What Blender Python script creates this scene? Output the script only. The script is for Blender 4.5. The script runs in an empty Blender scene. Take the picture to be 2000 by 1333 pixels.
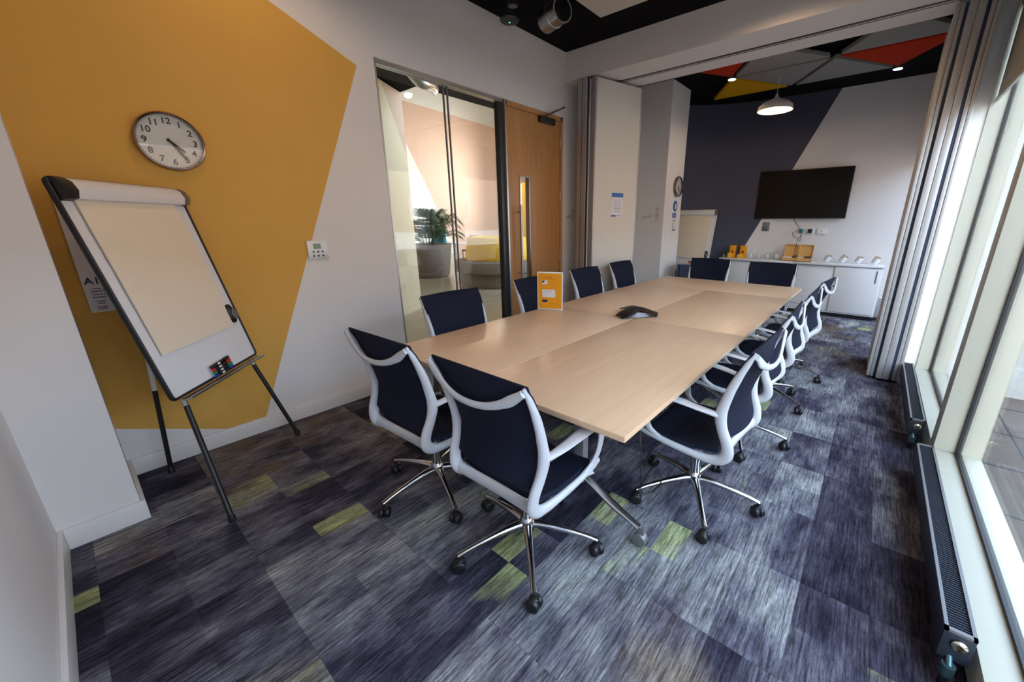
import bpy, bmesh, math, random
from mathutils import Vector, Matrix
random.seed(7)
SC = bpy.context.scene
COL = SC.collection
PI = math.pi

# ------------------------------------------------------------ camera, world, light, exposure
def make_camera():
    cx, cy, cz = 3.1915, 0.5466, 1.4478
    yaw, pitch, roll = math.radians(38.952), math.radians(-16.708), math.radians(-0.08)
    F = Vector((-math.sin(yaw)*math.cos(pitch), math.cos(yaw)*math.cos(pitch), math.sin(pitch)))
    R = Vector((math.cos(yaw), math.sin(yaw), 0))
    U = R.cross(F)
    R2 = R*math.cos(roll)+U*math.sin(roll)
    U2 = -R*math.sin(roll)+U*math.cos(roll)
    cam = bpy.data.cameras.new('camera')
    cam.sensor_width = 36
    cam.lens = 763.44/2000*36
    cam.shift_x = -79.46/2000
    cam.shift_y = -5.94/2000
    cam.clip_start = 0.02
    o = bpy.data.objects.new('camera', cam)
    COL.objects.link(o)
    m = Matrix(((R2.x, U2.x, -F.x, cx), (R2.y, U2.y, -F.y, cy), (R2.z, U2.z, -F.z, cz), (0, 0, 0, 1)))
    o.matrix_world = m
    SC.camera = o
make_camera()

SC.view_settings.view_transform = 'Standard'
SC.view_settings.look = 'None'
SC.view_settings.gamma = 1.0
SC.view_settings.use_curve_mapping = False
SC.view_settings.exposure = 0.0

W = bpy.data.worlds.new('overcast_sky')
SC.world = W
W.use_nodes = True
_n = W.node_tree.nodes; _l = W.node_tree.links
_n.clear()
_o = _n.new('ShaderNodeOutputWorld'); _b = _n.new('ShaderNodeBackground')
_sk = _n.new('ShaderNodeTexSky'); _sk.sky_type = 'NISHITA'; _sk.sun_disc = False
_sk.sun_elevation = math.radians(38); _sk.sun_rotation = math.radians(200); _sk.dust_density = 3.0
_mx = _n.new('ShaderNodeMix'); _mx.data_type = 'RGBA'
_mx.inputs[0].default_value = 0.22
_mx.inputs[6].default_value = (0.60, 0.76, 0.92, 1)
_l.new(_sk.outputs[0], _mx.inputs[7])
_l.new(_mx.outputs[2], _b.inputs[0]); _b.inputs[1].default_value = 6.4
_l.new(_b.outputs[0], _o.inputs[0])

def area(name, loc, rot, sx, sy, portal=True, power=0, col=(1, 1, 1)):
    l = bpy.data.lights.new(name, 'AREA'); l.shape = 'RECTANGLE'; l.size = sx; l.size_y = sy
    l.energy = power; l.color = col
    l.cycles.is_portal = portal
    o = bpy.data.objects.new(name, l); COL.objects.link(o); o.location = loc; o.rotation_euler = rot
    return o
# daylight portals in the three window openings (they only guide the sky light)
area('window_daylight', (3.93, 1.95, 1.55), (0, PI/2, 0), 2.9, 3.3)
area('window_daylight', (3.93, 4.55, 1.55), (0, PI/2, 0), 2.9, 1.6)
area('window_daylight', (3.93, 7.05, 1.55), (0, PI/2, 0), 2.9, 2.3)

def spot(loc, power, col=(1, .72, .45), size=2.2, blend=.6, rad=.05, target=None):
    l = bpy.data.lights.new('lamp_light', 'SPOT'); l.energy = power; l.color = col
    l.spot_size = size; l.spot_blend = blend; l.shadow_soft_size = rad
    o = bpy.data.objects.new('lamp_light', l); COL.objects.link(o); o.location = loc
    if target is not None:
        o.rotation_euler = (Vector(target)-Vector(loc)).to_track_quat('-Z', 'Y').to_euler()
    return o
def point(loc, power, col=(1, .72, .45), rad=.06):
    l = bpy.data.lights.new('lamp_light', 'POINT'); l.energy = power; l.color = col; l.shadow_soft_size = rad
    o = bpy.data.objects.new('lamp_light', l); COL.objects.link(o); o.location = loc
    return o
WARM = (1, .66, .40)
# ------------------------------------------------------------ materials
MATS = {}
def mat(name, col, rough=.6, metal=0., spec=.5, noise=0., nscale=40., emit=None, estr=0., bump=0., bscale=200., coat=0., stretch=None):
    m = bpy.data.materials.new(name); m.use_nodes = True
    nt = m.node_tree; b = nt.nodes['Principled BSDF']
    b.inputs['Base Color'].default_value = (*col, 1)
    b.inputs['Roughness'].default_value = rough
    b.inputs['Metallic'].default_value = metal
    b.inputs['Specular IOR Level'].default_value = spec
    b.inputs['Coat Weight'].default_value = coat
    if emit:
        b.inputs['Emission Color'].default_value = (*emit, 1); b.inputs['Emission Strength'].default_value = estr
    tc = nt.nodes.new('ShaderNodeTexCoord')
    src = tc.outputs['Object']
    if stretch:
        mp = nt.nodes.new('ShaderNodeMapping'); mp.inputs['Scale'].default_value = stretch
        nt.links.new(src, mp.inputs['Vector']); src = mp.outputs[0]
    n = nt.nodes.new('ShaderNodeTexNoise'); n.inputs['Scale'].default_value = nscale; n.inputs['Detail'].default_value = 4
    nt.links.new(src, n.inputs['Vector'])
    r = nt.nodes.new('ShaderNodeMapRange')
    r.inputs[3].default_value = 1-noise; r.inputs[4].default_value = 1+noise
    nt.links.new(n.outputs['Fac'], r.inputs[0])
    mul = nt.nodes.new('ShaderNodeVectorMath'); mul.operation = 'SCALE'
    mul.inputs[0].default_value = col
    nt.links.new(r.outputs[0], mul.inputs['Scale']); nt.links.new(mul.outputs[0], b.inputs['Base Color'])
    if bump:
        n2 = nt.nodes.new('ShaderNodeTexNoise'); n2.inputs['Scale'].default_value = bscale
        nt.links.new(src, n2.inputs['Vector'])
        bp = nt.nodes.new('ShaderNodeBump'); bp.inputs['Strength'].default_value = bump; bp.inputs['Distance'].default_value = .002
        nt.links.new(n2.outputs['Fac'], bp.inputs['Height']); nt.links.new(bp.outputs[0], b.inputs['Normal'])
    MATS[name] = m
    return m

def glass_mat(name, tint=(1, 1, 1), ior=1.5, refl=1.0):
    m = bpy.data.materials.new(name); m.use_nodes = True
    nt = m.node_tree; nt.nodes.clear()
    o = nt.nodes.new('ShaderNodeOutputMaterial'); t = nt.nodes.new('ShaderNodeBsdfTransparent')
    g = nt.nodes.new('ShaderNodeBsdfGlossy'); g.inputs['Roughness'].default_value = 0.01
    t.inputs[0].default_value = (*tint, 1)
    # Schlick reflectance, the same from both sides of the pane
    f = nt.nodes.new('ShaderNodeLayerWeight'); f.inputs[0].default_value = .5
    p5 = nt.nodes.new('ShaderNodeMath'); p5.operation = 'POWER'; p5.inputs[1].default_value = 5.
    nt.links.new(f.outputs['Facing'], p5.inputs[0])
    k = nt.nodes.new('ShaderNodeMath'); k.operation = 'MULTIPLY_ADD'; k.inputs[1].default_value = .9*min(refl, 1.); k.inputs[2].default_value = .035*refl; k.use_clamp = True
    mx = nt.nodes.new('ShaderNodeMixShader')
    nt.links.new(p5.outputs[0], k.inputs[0]); nt.links.new(k.outputs[0], mx.inputs[0])
    nt.links.new(t.outputs[0], mx.inputs[1]); nt.links.new(g.outputs[0], mx.inputs[2]); nt.links.new(mx.outputs[0], o.inputs[0])
    return m

def halfplane_mat(name, base, paint, planes, axes, rough=.7):
    """two paints on a plaster wall: 'paint' where every a*p+b*q<=c holds (p,q are world axes)"""
    m = bpy.data.materials.new(name); m.use_nodes = True
    nt = m.node_tree; b = nt.nodes['Principled BSDF']; b.inputs['Roughness'].default_value = rough
    b.inputs['Specular IOR Level'].default_value = .25
    g = nt.nodes.new('ShaderNodeNewGeometry'); s = nt.nodes.new('ShaderNodeSeparateXYZ')
    nt.links.new(g.outputs['Position'], s.inputs[0])
    def M(op, a, c):
        n = nt.nodes.new('ShaderNodeMath'); n.operation = op
        for i, v in enumerate((a, c)):
            if isinstance(v, (int, float)): n.inputs[i].default_value = v
            else: nt.links.new(v, n.inputs[i])
        return n.outputs[0]
    cur = None
    for A, Bq, Cq in planes:
        v = M('ADD', M('MULTIPLY', s.outputs[axes[0]], A), M('MULTIPLY', s.outputs[axes[1]], Bq))
        k = M('LESS_THAN', v, Cq)
        cur = k if cur is None else M('MULTIPLY', cur, k)
    n = nt.nodes.new('ShaderNodeTexNoise'); n.inputs['Scale'].default_value = 3
    nt.links.new(g.outputs['Position'], n.inputs['Vector'])
    mx = nt.nodes.new('ShaderNodeMix'); mx.data_type = 'RGBA'
    mx.inputs[6].default_value = (*base, 1); mx.inputs[7].default_value = (*paint, 1)
    nt.links.new(cur, mx.inputs[0])
    r = nt.nodes.new('ShaderNodeMapRange'); r.inputs[3].default_value = .97; r.inputs[4].default_value = 1.03
    nt.links.new(n.outputs['Fac'], r.inputs[0])
    sc = nt.nodes.new('ShaderNodeVectorMath'); sc.operation = 'SCALE'
    nt.links.new(mx.outputs[2], sc.inputs[0]); nt.links.new(r.outputs[0], sc.inputs['Scale'])
    nt.links.new(sc.outputs[0], b.inputs['Base Color'])
    n2 = nt.nodes.new('ShaderNodeTexNoise'); n2.inputs['Scale'].default_value = 220
    nt.links.new(g.outputs['Position'], n2.inputs['Vector'])
    bp = nt.nodes.new('ShaderNodeBump'); bp.inputs['Strength'].default_value = .12; bp.inputs['Distance'].default_value = .001
    nt.links.new(n2.outputs['Fac'], bp.inputs['Height']); nt.links.new(bp.outputs[0], b.inputs['Normal'])
    return m

def carpet_mat():
    m = bpy.data.materials.new('carpet_planks'); m.use_nodes = True
    nt = m.node_tree; N = nt.nodes; Lk = nt.links
    b = N['Principled BSDF']; b.inputs['Roughness'].default_value = .95; b.inputs['Specular IOR Level'].default_value = .1
    g = N.new('ShaderNodeNewGeometry'); s = N.new('ShaderNodeSeparateXYZ'); Lk.new(g.outputs['Position'], s.inputs[0])
    def M(op, a, c=0., d=None):
        n = N.new('ShaderNodeMath'); n.operation = op
        for i, v in enumerate((a, c) if d is None else (a, c, d)):
            if isinstance(v, (int, float)): n.inputs[i].default_value = v
            else: Lk.new(v, n.inputs[i])
        return n.outputs[0]
    def XYZ(x, y, z):
        n = N.new('ShaderNodeCombineXYZ')
        for i, v in enumerate((x, y, z)):
            if isinstance(v, (int, float)): n.inputs[i].default_value = v
            else: Lk.new(v, n.inputs[i])
        return n.outputs[0]
    def noise(vec, sc, det=3., rough=.5):
        n = N.new('ShaderNodeTexNoise'); n.inputs['Scale'].default_value = sc
        n.inputs['Detail'].default_value = det; n.inputs['Roughness'].default_value = rough
        Lk.new(vec, n.inputs['Vector']); return n.outputs['Fac']
    def white(vec):
        n = N.new('ShaderNodeTexWhiteNoise'); n.noise_dimensions = '3D'; Lk.new(vec, n.inputs['Vector']); return n
    def ramp(f, stops):
        n = N.new('ShaderNodeValToRGB'); Lk.new(f, n.inputs[0])
        e = n.color_ramp.elements
        while len(e) < len(stops): e.new(.5)
        for i, (p, c) in enumerate(stops): e[i].position = p; e[i].color = (*c, 1)
        return n.outputs[0]
    def mixc(f, a, c, mode='MIX'):
        n = N.new('ShaderNodeMix'); n.data_type = 'RGBA'; n.blend_type = mode
        for i, v in ((0, f), (6, a), (7, c)):
            if isinstance(v, (int, float)): n.inputs[i].default_value = v
            elif isinstance(v, tuple): n.inputs[i].default_value = (*v, 1)
            else: Lk.new(v, n.inputs[i])
        return n.outputs[2]
    x, y = s.outputs[0], s.outputs[1]
    u = M('FLOOR', M('DIVIDE', M('SUBTRACT', x, .025), .2265))
    pair = M('FLOOR', M('DIVIDE', M('SUBTRACT', x, .025), .453))
    off = M('ADD', M('MULTIPLY', M('MODULO', M('ADD', pair, 40.), 2.), .46), .80)
    v = M('FLOOR', M('DIVIDE', M('SUBTRACT', y, off), .92))
    pr = white(XYZ(pair, v, 1.))
    pl = white(XYZ(u, v, 7.))
    # blotches whose lookup jumps from plank to plank
    jit = M('MULTIPLY', pr.outputs[0], 37.); jit2 = M('MULTIPLY', pl.outputs[0], .25)
    blot = noise(XYZ(M('ADD', M('MULTIPLY', x, 5.), jit2), M('ADD', M('MULTIPLY', y, 2.6), jit), jit), 1.0, 5., .62)
    # printed blocks inside a tile: sharp across the yarn on one side, soft on the other
    bx = M('FLOOR', M('DIVIDE', M('SUBTRACT', x, .025), .1133)); by = M('FLOOR', M('DIVIDE', M('SUBTRACT', y, off), .23))
    blk = white(XYZ(bx, by, 3.))
    big = white(XYZ(M('FLOOR', M('DIVIDE', M('SUBTRACT', x, .025), .2265)), M('FLOOR', M('DIVIDE', M('SUBTRACT', y, off), .46)), 5.))
    tone = M('ADD', M('ADD', M('ADD', M('MULTIPLY', pr.outputs[0], .20), M('MULTIPLY', big.outputs[0], .15)), M('MULTIPLY', blk.outputs[0], .09)), M('MULTIPLY', blot, .86))
    base = ramp(tone, [(.42, (.018, .016, .026)), (.55, (.042, .038, .056)), (.66, (.098, .093, .116)), (.80, (.195, .192, .20)), (.95, (.29, .29, .27))])
    # lime accents: some planks, fading along their length
    lsel = M('MULTIPLY', M('GREATER_THAN', blk.outputs[0], .55), M('GREATER_THAN', M('FRACT', M('MULTIPLY', big.outputs[0], 7.7)), .80))
    ln = noise(XYZ(M('MULTIPLY', x, 2.), M('ADD', M('MULTIPLY', y, 1.5), M('MULTIPLY', pl.outputs[0], 91.)), 3.), 1.6, 3.)
    lf = M('MULTIPLY', lsel, M('MULTIPLY', M('SUBTRACT', ln, .44), 7.)); lfc = N.new('ShaderNodeClamp'); Lk.new(lf, lfc.inputs[0])
    base = mixc(M('MULTIPLY', lfc.outputs[0], .72), base, (.31, .33, .14))
    # brown / ochre accents
    bsel = M('GREATER_THAN', M('FRACT', M('MULTIPLY', pr.outputs[0], 17.3)), .72)
    bn = noise(XYZ(M('ADD', x, 11.), M('ADD', y, jit), 9.), 2.2, 3.)
    bf = M('MULTIPLY', bsel, M('MULTIPLY', M('SUBTRACT', bn, .50), 5.)); bfc = N.new('ShaderNodeClamp'); Lk.new(bf, bfc.inputs[0])
    base = mixc(M('MULTIPLY', bfc.outputs[0], .75), base, (.16, .105, .045))
    # yarn streaks running along the planks
    st = noise(XYZ(M('MULTIPLY', x, 120.), M('MULTIPLY', y, 7.), jit), 1., 4., .7)
    st2 = noise(XYZ(M('MULTIPLY', x, 300.), M('MULTIPLY', y, 40.), 0.), 1., 2., .6)
    k = N.new('ShaderNodeMapRange'); Lk.new(st, k.inputs[0]); k.inputs[1].default_value = .35; k.inputs[2].default_value = .68
    k.inputs[3].default_value = .36; k.inputs[4].default_value = 1.75
    k2 = N.new('ShaderNodeMapRange'); Lk.new(st2, k2.inputs[0]); k2.inputs[1].default_value = .3; k2.inputs[2].default_value = .7
    k2.inputs[3].default_value = .7; k2.inputs[4].default_value = 1.3
    sc = N.new('ShaderNodeVectorMath'); sc.operation = 'SCALE'
    Lk.new(base, sc.inputs[0]); Lk.new(M('MULTIPLY', k.outputs[0], k2.outputs[0]), sc.inputs['Scale'])
    # seams
    fx = M('ABSOLUTE', M('SUBTRACT', M('FRACT', M('DIVIDE', M('SUBTRACT', x, .025), .2265)), .5))
    fy = M('ABSOLUTE', M('SUBTRACT', M('FRACT', M('DIVIDE', M('SUBTRACT', y, off), .92)), .5))
    seam = M('MAXIMUM', M('GREATER_THAN', fx, .494), M('GREATER_THAN', fy, .4985))
    fin = mixc(M('MULTIPLY', seam, .35), sc.outputs[0], (.01, .01, .012))
    Lk.new(fin, b.inputs['Base Color'])
    bp = N.new('ShaderNodeBump'); bp.inputs['Strength'].default_value = .5; bp.inputs['Distance'].default_value = .003
    Lk.new(st2, bp.inputs['Height']); Lk.new(bp.outputs[0], b.inputs['Normal'])
    return m

def wood_mat(name, c1, c2, axis=1, rough=.4, spec=.5):
    m = bpy.data.materials.new(name); m.use_nodes = True
    nt = m.node_tree; N = nt.nodes; Lk = nt.links; b = N['Principled BSDF']
    b.inputs['Roughness'].default_value = rough; b.inputs['Specular IOR Level'].default_value = spec
    tc = N.new('ShaderNodeTexCoord'); mp = N.new('ShaderNodeMapping')
    sc = [38, 38, 38]; sc[axis] = 1.6
    mp.inputs['Scale'].default_value = sc; Lk.new(tc.outputs['Object'], mp.inputs['Vector'])
    n = N.new('ShaderNodeTexNoise'); n.inputs['Scale'].default_value = 1.0; n.inputs['Detail'].default_value = 6; n.inputs['Roughness'].default_value = .65
    Lk.new(mp.outputs[0], n.inputs['Vector'])
    r = N.new('ShaderNodeValToRGB'); e = r.color_ramp.elements
    e[0].position = .32; e[0].color = (*c2, 1); e[1].position = .68; e[1].color = (*c1, 1)
    Lk.new(n.outputs['Fac'], r.inputs[0]); Lk.new(r.outputs[0], b.inputs['Base Color'])
    return m

WHITE = (.70, .68, .67)
M_wall = halfplane_mat('white_plaster', WHITE, WHITE, [(1, 0, -99)], (1, 2))
# yellow polygon painted on the left wall
M_wall_left = halfplane_mat('white_plaster_with_yellow_shape', WHITE, (.64, .365, .08),
    [(2.428, -.999, 2.86), (.217, .516, 1.791), (-.196, -.44, -.2402)], (1, 2))
M_wall_far = halfplane_mat('white_plaster_with_slate_shape', (.70, .67, .665), (.065, .067, .10), [(1.061, -.472, -.9727+1.945)], (0, 2))
M_carpet = carpet_mat()
M_oak = wood_mat('light_oak_veneer', (.73, .50, .325), (.655, .44, .275), axis=1, rough=.33)
M_oak_edge = mat('oak_edge_band', (.62, .43, .27), .5, noise=.1, nscale=20)
M_door = wood_mat('oak_door_veneer', (.52, .27, .10), (.40, .185, .06), axis=2, rough=.38)
M_black = mat('black_ceiling_paint', (.006, .006, .007), .9, noise=.1, spec=.1)
M_blackp = mat('black_plastic', (.008, .008, .009), .4, noise=.05)
M_fabric = mat('navy_mesh_fabric', (.010, .012, .026), .85, noise=.35, nscale=500, bump=.3, bscale=900, spec=.15)
M_frame = mat('pale_grey_polymer', (.52, .53, .56), .38, noise=.02)
M_chrome = mat('polished_aluminium', (.55, .55, .57), .16, metal=1., noise=.02)
M_alu = mat('brushed_aluminium', (.50, .49, .48), .35, metal=1., noise=.06, nscale=60)
M_greym = mat('grey_metal', (.22, .22, .23), .45, metal=.6, noise=.04)
M_greym2 = mat('satin_grey_leg', (.30, .31, .33), .4, metal=.5, noise=.03)
M_darkm = mat('dark_grey_metal', (.05, .052, .058), .4, metal=.5, noise=.05)
M_skirt = mat('white_skirting_paint', (.72, .71, .70), .4, noise=.02)
M_white = mat('white_laminate', (.74, .74, .74), .4, noise=.02)
M_whiteb = mat('whiteboard_enamel', (.72, .73, .76), .25, noise=.01)
M_paper = mat('cream_paper', (.76, .67, .54), .8, noise=.03, nscale=8)
M_wpaper = mat('white_paper', (.72, .71, .74), .7, noise=.03)
M_panel = mat('cream_partition_vinyl', (.66, .63, .57), .6, noise=.03, nscale=90)
M_navy = mat('navy_rubber_seal', (.012, .025, .06), .5, noise=.05)
M_cream = mat('cream_window_frame', (.43, .42, .35), .45, noise=.02)
M_gasket = mat('black_gasket', (.006, .007, .012), .5, noise=.05)
M_glass = glass_mat('clear_glass', (.97, .985, .975))
M_glassin = glass_mat('partition_glass', (.93, .93, .90), refl=1.5)
M_rad = mat('anthracite_radiator', (.018, .022, .035), .45, noise=.1, metal=.2)
M_radtrim = mat('grey_radiator_trim', (.16, .16, .17), .45, noise=.05, metal=.4)
M_orange = mat('orange_card', (.78, .33, .005), .5, noise=.04)
M_yel = mat('yellow_card', (.85, .50, .02), .5, noise=.04)
M_blue = mat('blue_sign', (.01, .10, .38), .4, noise=.04)
M_ink = mat('dark_ink', (.02, .025, .10), .6, noise=.05)
M_black_ink = mat('black_ink', (.01, .01, .01), .5, noise=.05)
M_raft = mat('grey_acoustic_felt', (.27, .26, .255), .95, noise=.12, nscale=150, spec=.05)
M_raftr = mat('red_acoustic_felt', (.42, .035, .015), .95, noise=.12, nscale=150, spec=.05)
M_rafty = mat('yellow_acoustic_felt', (.55, .29, .01), .95, noise=.12, nscale=150, spec=.05)
M_raftw = mat('cream_acoustic_felt', (.60, .56, .50), .95, noise=.08, nscale=150, spec=.05)
M_alusoft = mat('anodised_edge_profile', (.48, .47, .47), .45, metal=.55, noise=.04)
M_galv = mat('galvanised_steel', (.40, .41, .42), .28, metal=1., noise=.2, nscale=12)
M_lampglow = mat('lamp_bulb_glow', (1, .8, .5), .5, emit=(1, .72, .38), estr=14.)
M_ledglow = mat('downlight_glow', (1, 1, 1), .5, emit=(.85, .92, 1), estr=9.)
M_lampshade = mat('white_lamp_shade', (.66, .60, .55), .5, noise=.02)
M_tv = mat('tv_glass', (.002, .002, .003), .16, noise=.02, spec=.3)
M_pave = mat('paving_slab', (.11, .087, .072), .9, noise=.3, nscale=6)
M_brick = mat('pale_brick', (.42, .27, .18), .9, noise=.2, nscale=9)
M_win = mat('building_window_white', (.8, .8, .8), .5, noise=.02)
M_dark = mat('dark_opening', (.03, .035, .04), .2, noise=.05)
M_bamboo = mat('bamboo_wood', (.66, .36, .11), .5, noise=.12, nscale=30, stretch=(1, 1, 12))
M_leaf = mat('palm_leaf', (.03, .07, .02), .5, noise=.3, nscale=20)
M_stone = mat('taupe_planter', (.20, .155, .125), .7, noise=.08, nscale=14)
M_sofa = mat('taupe_upholstery', (.20, .155, .12), .9, noise=.15, nscale=80)
M_sofay = mat('mustard_upholstery', (.72, .42, .03), .9, noise=.1, nscale=80)
M_hallfloor = wood_mat('pale_plank_vinyl', (.42, .34, .23), (.30, .235, .15), axis=1, rough=.25)
M_creamwall = mat('cream_painted_wall', (.66, .55, .37), .6, noise=.03, nscale=5)
M_pink = mat('pink_beige_paint', (.60, .42, .33), .8, noise=.04, nscale=4)
M_teal = mat('teal_seat', (.02, .22, .25), .6, noise=.05)
M_chromepipe = mat('chrome_valve', (.75, .7, .55), .2, metal=1., noise=.05)
M_tealpipe = mat('valve_teal_metal', (.09, .17, .18), .35, metal=.8, noise=.05)
M_red = mat('red_plastic', (.6, .01, .02), .4, noise=.04)
M_green = mat('green_plastic', (.005, .22, .08), .4, noise=.04)
M_bluep = mat('blue_plastic', (.01, .03, .42), .4, noise=.04)
M_bluebin = mat('slate_blue_panel', (.07, .12, .22), .5, noise=.08)
M_blindf = mat('grey_blind_fabric', (.30, .28, .23), .9, noise=.06, nscale=300)
M_lcd = mat('lcd_grey_green', (.16, .22, .16), .3, noise=.1)
M_biscuit = mat('kraft_sachets', (.50, .33, .17), .8, noise=.35, nscale=60)
M_tea = mat('tea_sachets', (.10, .06, .03), .7, noise=.5, nscale=50)
M_cup = mat('white_ceramic', (.78, .80, .82), .2, noise=.02)
M_clockface = mat('clock_face', (.68, .66, .68), .5, noise=.02)
M_rim = mat('dark_chrome_rim', (.30, .22, .20), .2, metal=1., noise=.05)

# ------------------------------------------------------------ mesh helpers
class MB:
    def __init__(s): s.v = []; s.f = []; s.m = []
    def add(s, vs, fs, mi=0):
        o = len(s.v); s.v += [tuple(v) for v in vs]
        for f in fs: s.f.append([i+o for i in f]); s.m.append(mi)
        return s
    def box(s, x0, x1, y0, y1, z0, z1, M=None, mi=0):
        vs = [Vector(p) for p in ((x0,y0,z0),(x1,y0,z0),(x1,y1,z0),(x0,y1,z0),(x0,y0,z1),(x1,y0,z1),(x1,y1,z1),(x0,y1,z1))]
        if M is not None: vs = [M @ v for v in vs]
        return s.add(vs, [(0,3,2,1),(4,5,6,7),(0,1,5,4),(1,2,6,5),(2,3,7,6),(3,0,4,7)], mi)
    def prism(s, poly, z0, z1, M=None, mi=0):
        n = len(poly)
        vs = [Vector((p[0], p[1], z0)) for p in poly]+[Vector((p[0], p[1], z1)) for p in poly]
        if M is not None: vs = [M @ v for v in vs]
        fs = [list(range(n))[::-1], list(range(n, 2*n))]+[(i, (i+1) % n, n+(i+1) % n, n+i) for i in range(n)]
        return s.add(vs, fs, mi)
    def lathe(s, prof, seg=32, M=None, mi=0, cap=True):
        vs = []; fs = []
        for r, z in prof:
            for k in range(seg):
                a = 2*PI*k/seg; vs.append(Vector((r*math.cos(a), r*math.sin(a), z)))
        for i in range(len(prof)-1):
            for k in range(seg):
                k2 = (k+1) % seg; fs.append((i*seg+k, i*seg+k2, (i+1)*seg+k2, (i+1)*seg+k))
        if cap:
            fs.append(list(range(seg))[::-1]); fs.append([(len(prof)-1)*seg+k for k in range(seg)])
        if M is not None: vs = [M @ v for v in vs]
        return s.add(vs, fs, mi)
    def cyl(s, p0, p1, r0, r1=None, seg=16, mi=0):
        p0 = Vector(p0); p1 = Vector(p1); r1 = r0 if r1 is None else r1
        q = (p1-p0).to_track_quat('Z', 'Y').to_matrix().to_4x4(); q.translation = p0
        return s.lathe([(r0, 0), (r1, (p1-p0).length)], seg, q, mi)
    def tube(s, pts, rad, seg=10, closed=False, sub=4, side=None, mi=0, flat=None):
        """sweep along a smooth curve; rad: number or list of (a,b) half sizes, a along 'side', b across"""
        P = [Vector(p) for p in pts]; n = len(P)
        Rr = [(rad, rad)]*n if isinstance(rad, (int, float)) else [(r, r) if isinstance(r, (int, float)) else r for r in rad]
        C = []; RR = []
        rng = n if closed else n-1
        for i in range(rng):
            p0 = P[(i-1) % n] if (closed or i > 0) else P[i]*2-P[i+1]
            p1 = P[i]; p2 = P[(i+1) % n]
            p3 = P[(i+2) % n] if (closed or i+2 < n) else p2*2-p1
            for k in range(sub):
                t = k/sub
                C.append(.5*((2*p1)+(-p0+p2)*t+(2*p0-5*p1+4*p2-p3)*t*t+(-p0+3*p1-3*p2+p3)*t**3))
                a = Rr[i]; c = Rr[(i+1) % n]; tt = t*t*(3-2*t); RR.append((a[0]*(1-tt)+c[0]*tt, a[1]*(1-tt)+c[1]*tt))
        if not closed: C.append(P[-1]); RR.append(Rr[-1])
        m = len(C); vs = []; up = None
        for i in range(m):
            if closed: T = C[(i+1) % m]-C[i-1]
            else: T = C[min(i+1, m-1)]-C[max(i-1, 0)]
            T.normalize()
            if side is not None:
                A = Vector(side)-T*T.dot(Vector(side))
                if A.length < 1e-4: A = T.orthogonal()
                A.normalize()
            else:
                if up is None: up = T.orthogonal()
                up = (up-T*T.dot(up)).normalized(); A = up
            Bn = T.cross(A).normalized()
            for k in range(seg):
                a = 2*PI*k/seg
                vs.append(C[i]+A*(RR[i][0]*math.cos(a))+Bn*(RR[i][1]*math.sin(a)))
        fs = []
        for i in range(m if closed else m-1):
            j = (i+1) % m
            for k in range(seg):
                k2 = (k+1) % seg; fs.append((i*seg+k, i*seg+k2, j*seg+k2, j*seg+k))
        if not closed: fs.append(list(range(seg))[::-1]); fs.append([(m-1)*seg+k for k in range(seg)])
        return s.add(vs, fs, mi)
    def grid(s, fn, nu, nv, thick=0., mi=0):
        top = [fn(i/nu, j/nv) for j in range(nv+1) for i in range(nu+1)]
        W_ = nu+1
        vs = [Vector(p) for p in top]
        fs = [(j*W_+i, j*W_+i+1, (j+1)*W_+i+1, (j+1)*W_+i) for j in range(nv) for i in range(nu)]
        if thick:
            # normals
            nor = [Vector() for _ in vs]
            for f in fs:
                nn = (vs[f[1]]-vs[f[0]]).cross(vs[f[3]]-vs[f[0]])
                for q in f: nor[q] += nn
            n0 = len(vs)
            vs = vs+[vs[i]-nor[i].normalized()*thick for i in range(n0)]
            bf = [tuple(n0+q for q in f[::-1]) for f in fs]
            rim = [i for i in range(W_)]+[j*W_+nu for j in range(1, nv+1)]+[nv*W_+i for i in range(nu-1, -1, -1)]+[j*W_ for j in range(nv-1, 0, -1)]
            sf = [(rim[k+1 if k+1 < len(rim) else 0], rim[k], n0+rim[k], n0+rim[(k+1) % len(rim)]) for k in range(len(rim))]
            fs = fs+bf+sf
        return s.add(vs, fs, mi)
    def build(s, name, mats, parent=None, bevel=0., smooth=40., M=None):
        me = bpy.data.meshes.new(name)
        me.from_pydata(s.v, [], s.f)
        for m in (mats if isinstance(mats, (list, tuple)) else [mats]): me.materials.append(m)
        for i, p in enumerate(me.polygons): p.material_index = s.m[i]
        if M is not None: me.transform(M)
        bm = bmesh.new(); bm.from_mesh(me)
        bmesh.ops.recalc_face_normals(bm, faces=bm.faces)
        if bevel:
            ed = [e for e in bm.edges if len(e.link_faces) == 2 and e.calc_face_angle(0) > .6]
            bmesh.ops.bevel(bm, geom=ed, offset=bevel, segments=2, affect='EDGES', profile=.6)
        bm.to_mesh(me); bm.free()
        if smooth:
            for p in me.polygons: p.use_smooth = True
            me.set_sharp_from_angle(angle=math.radians(smooth))
        me.update()
        o = bpy.data.objects.new(name, me); COL.objects.link(o)
        if parent is not None: o.parent = parent
        return o

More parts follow.
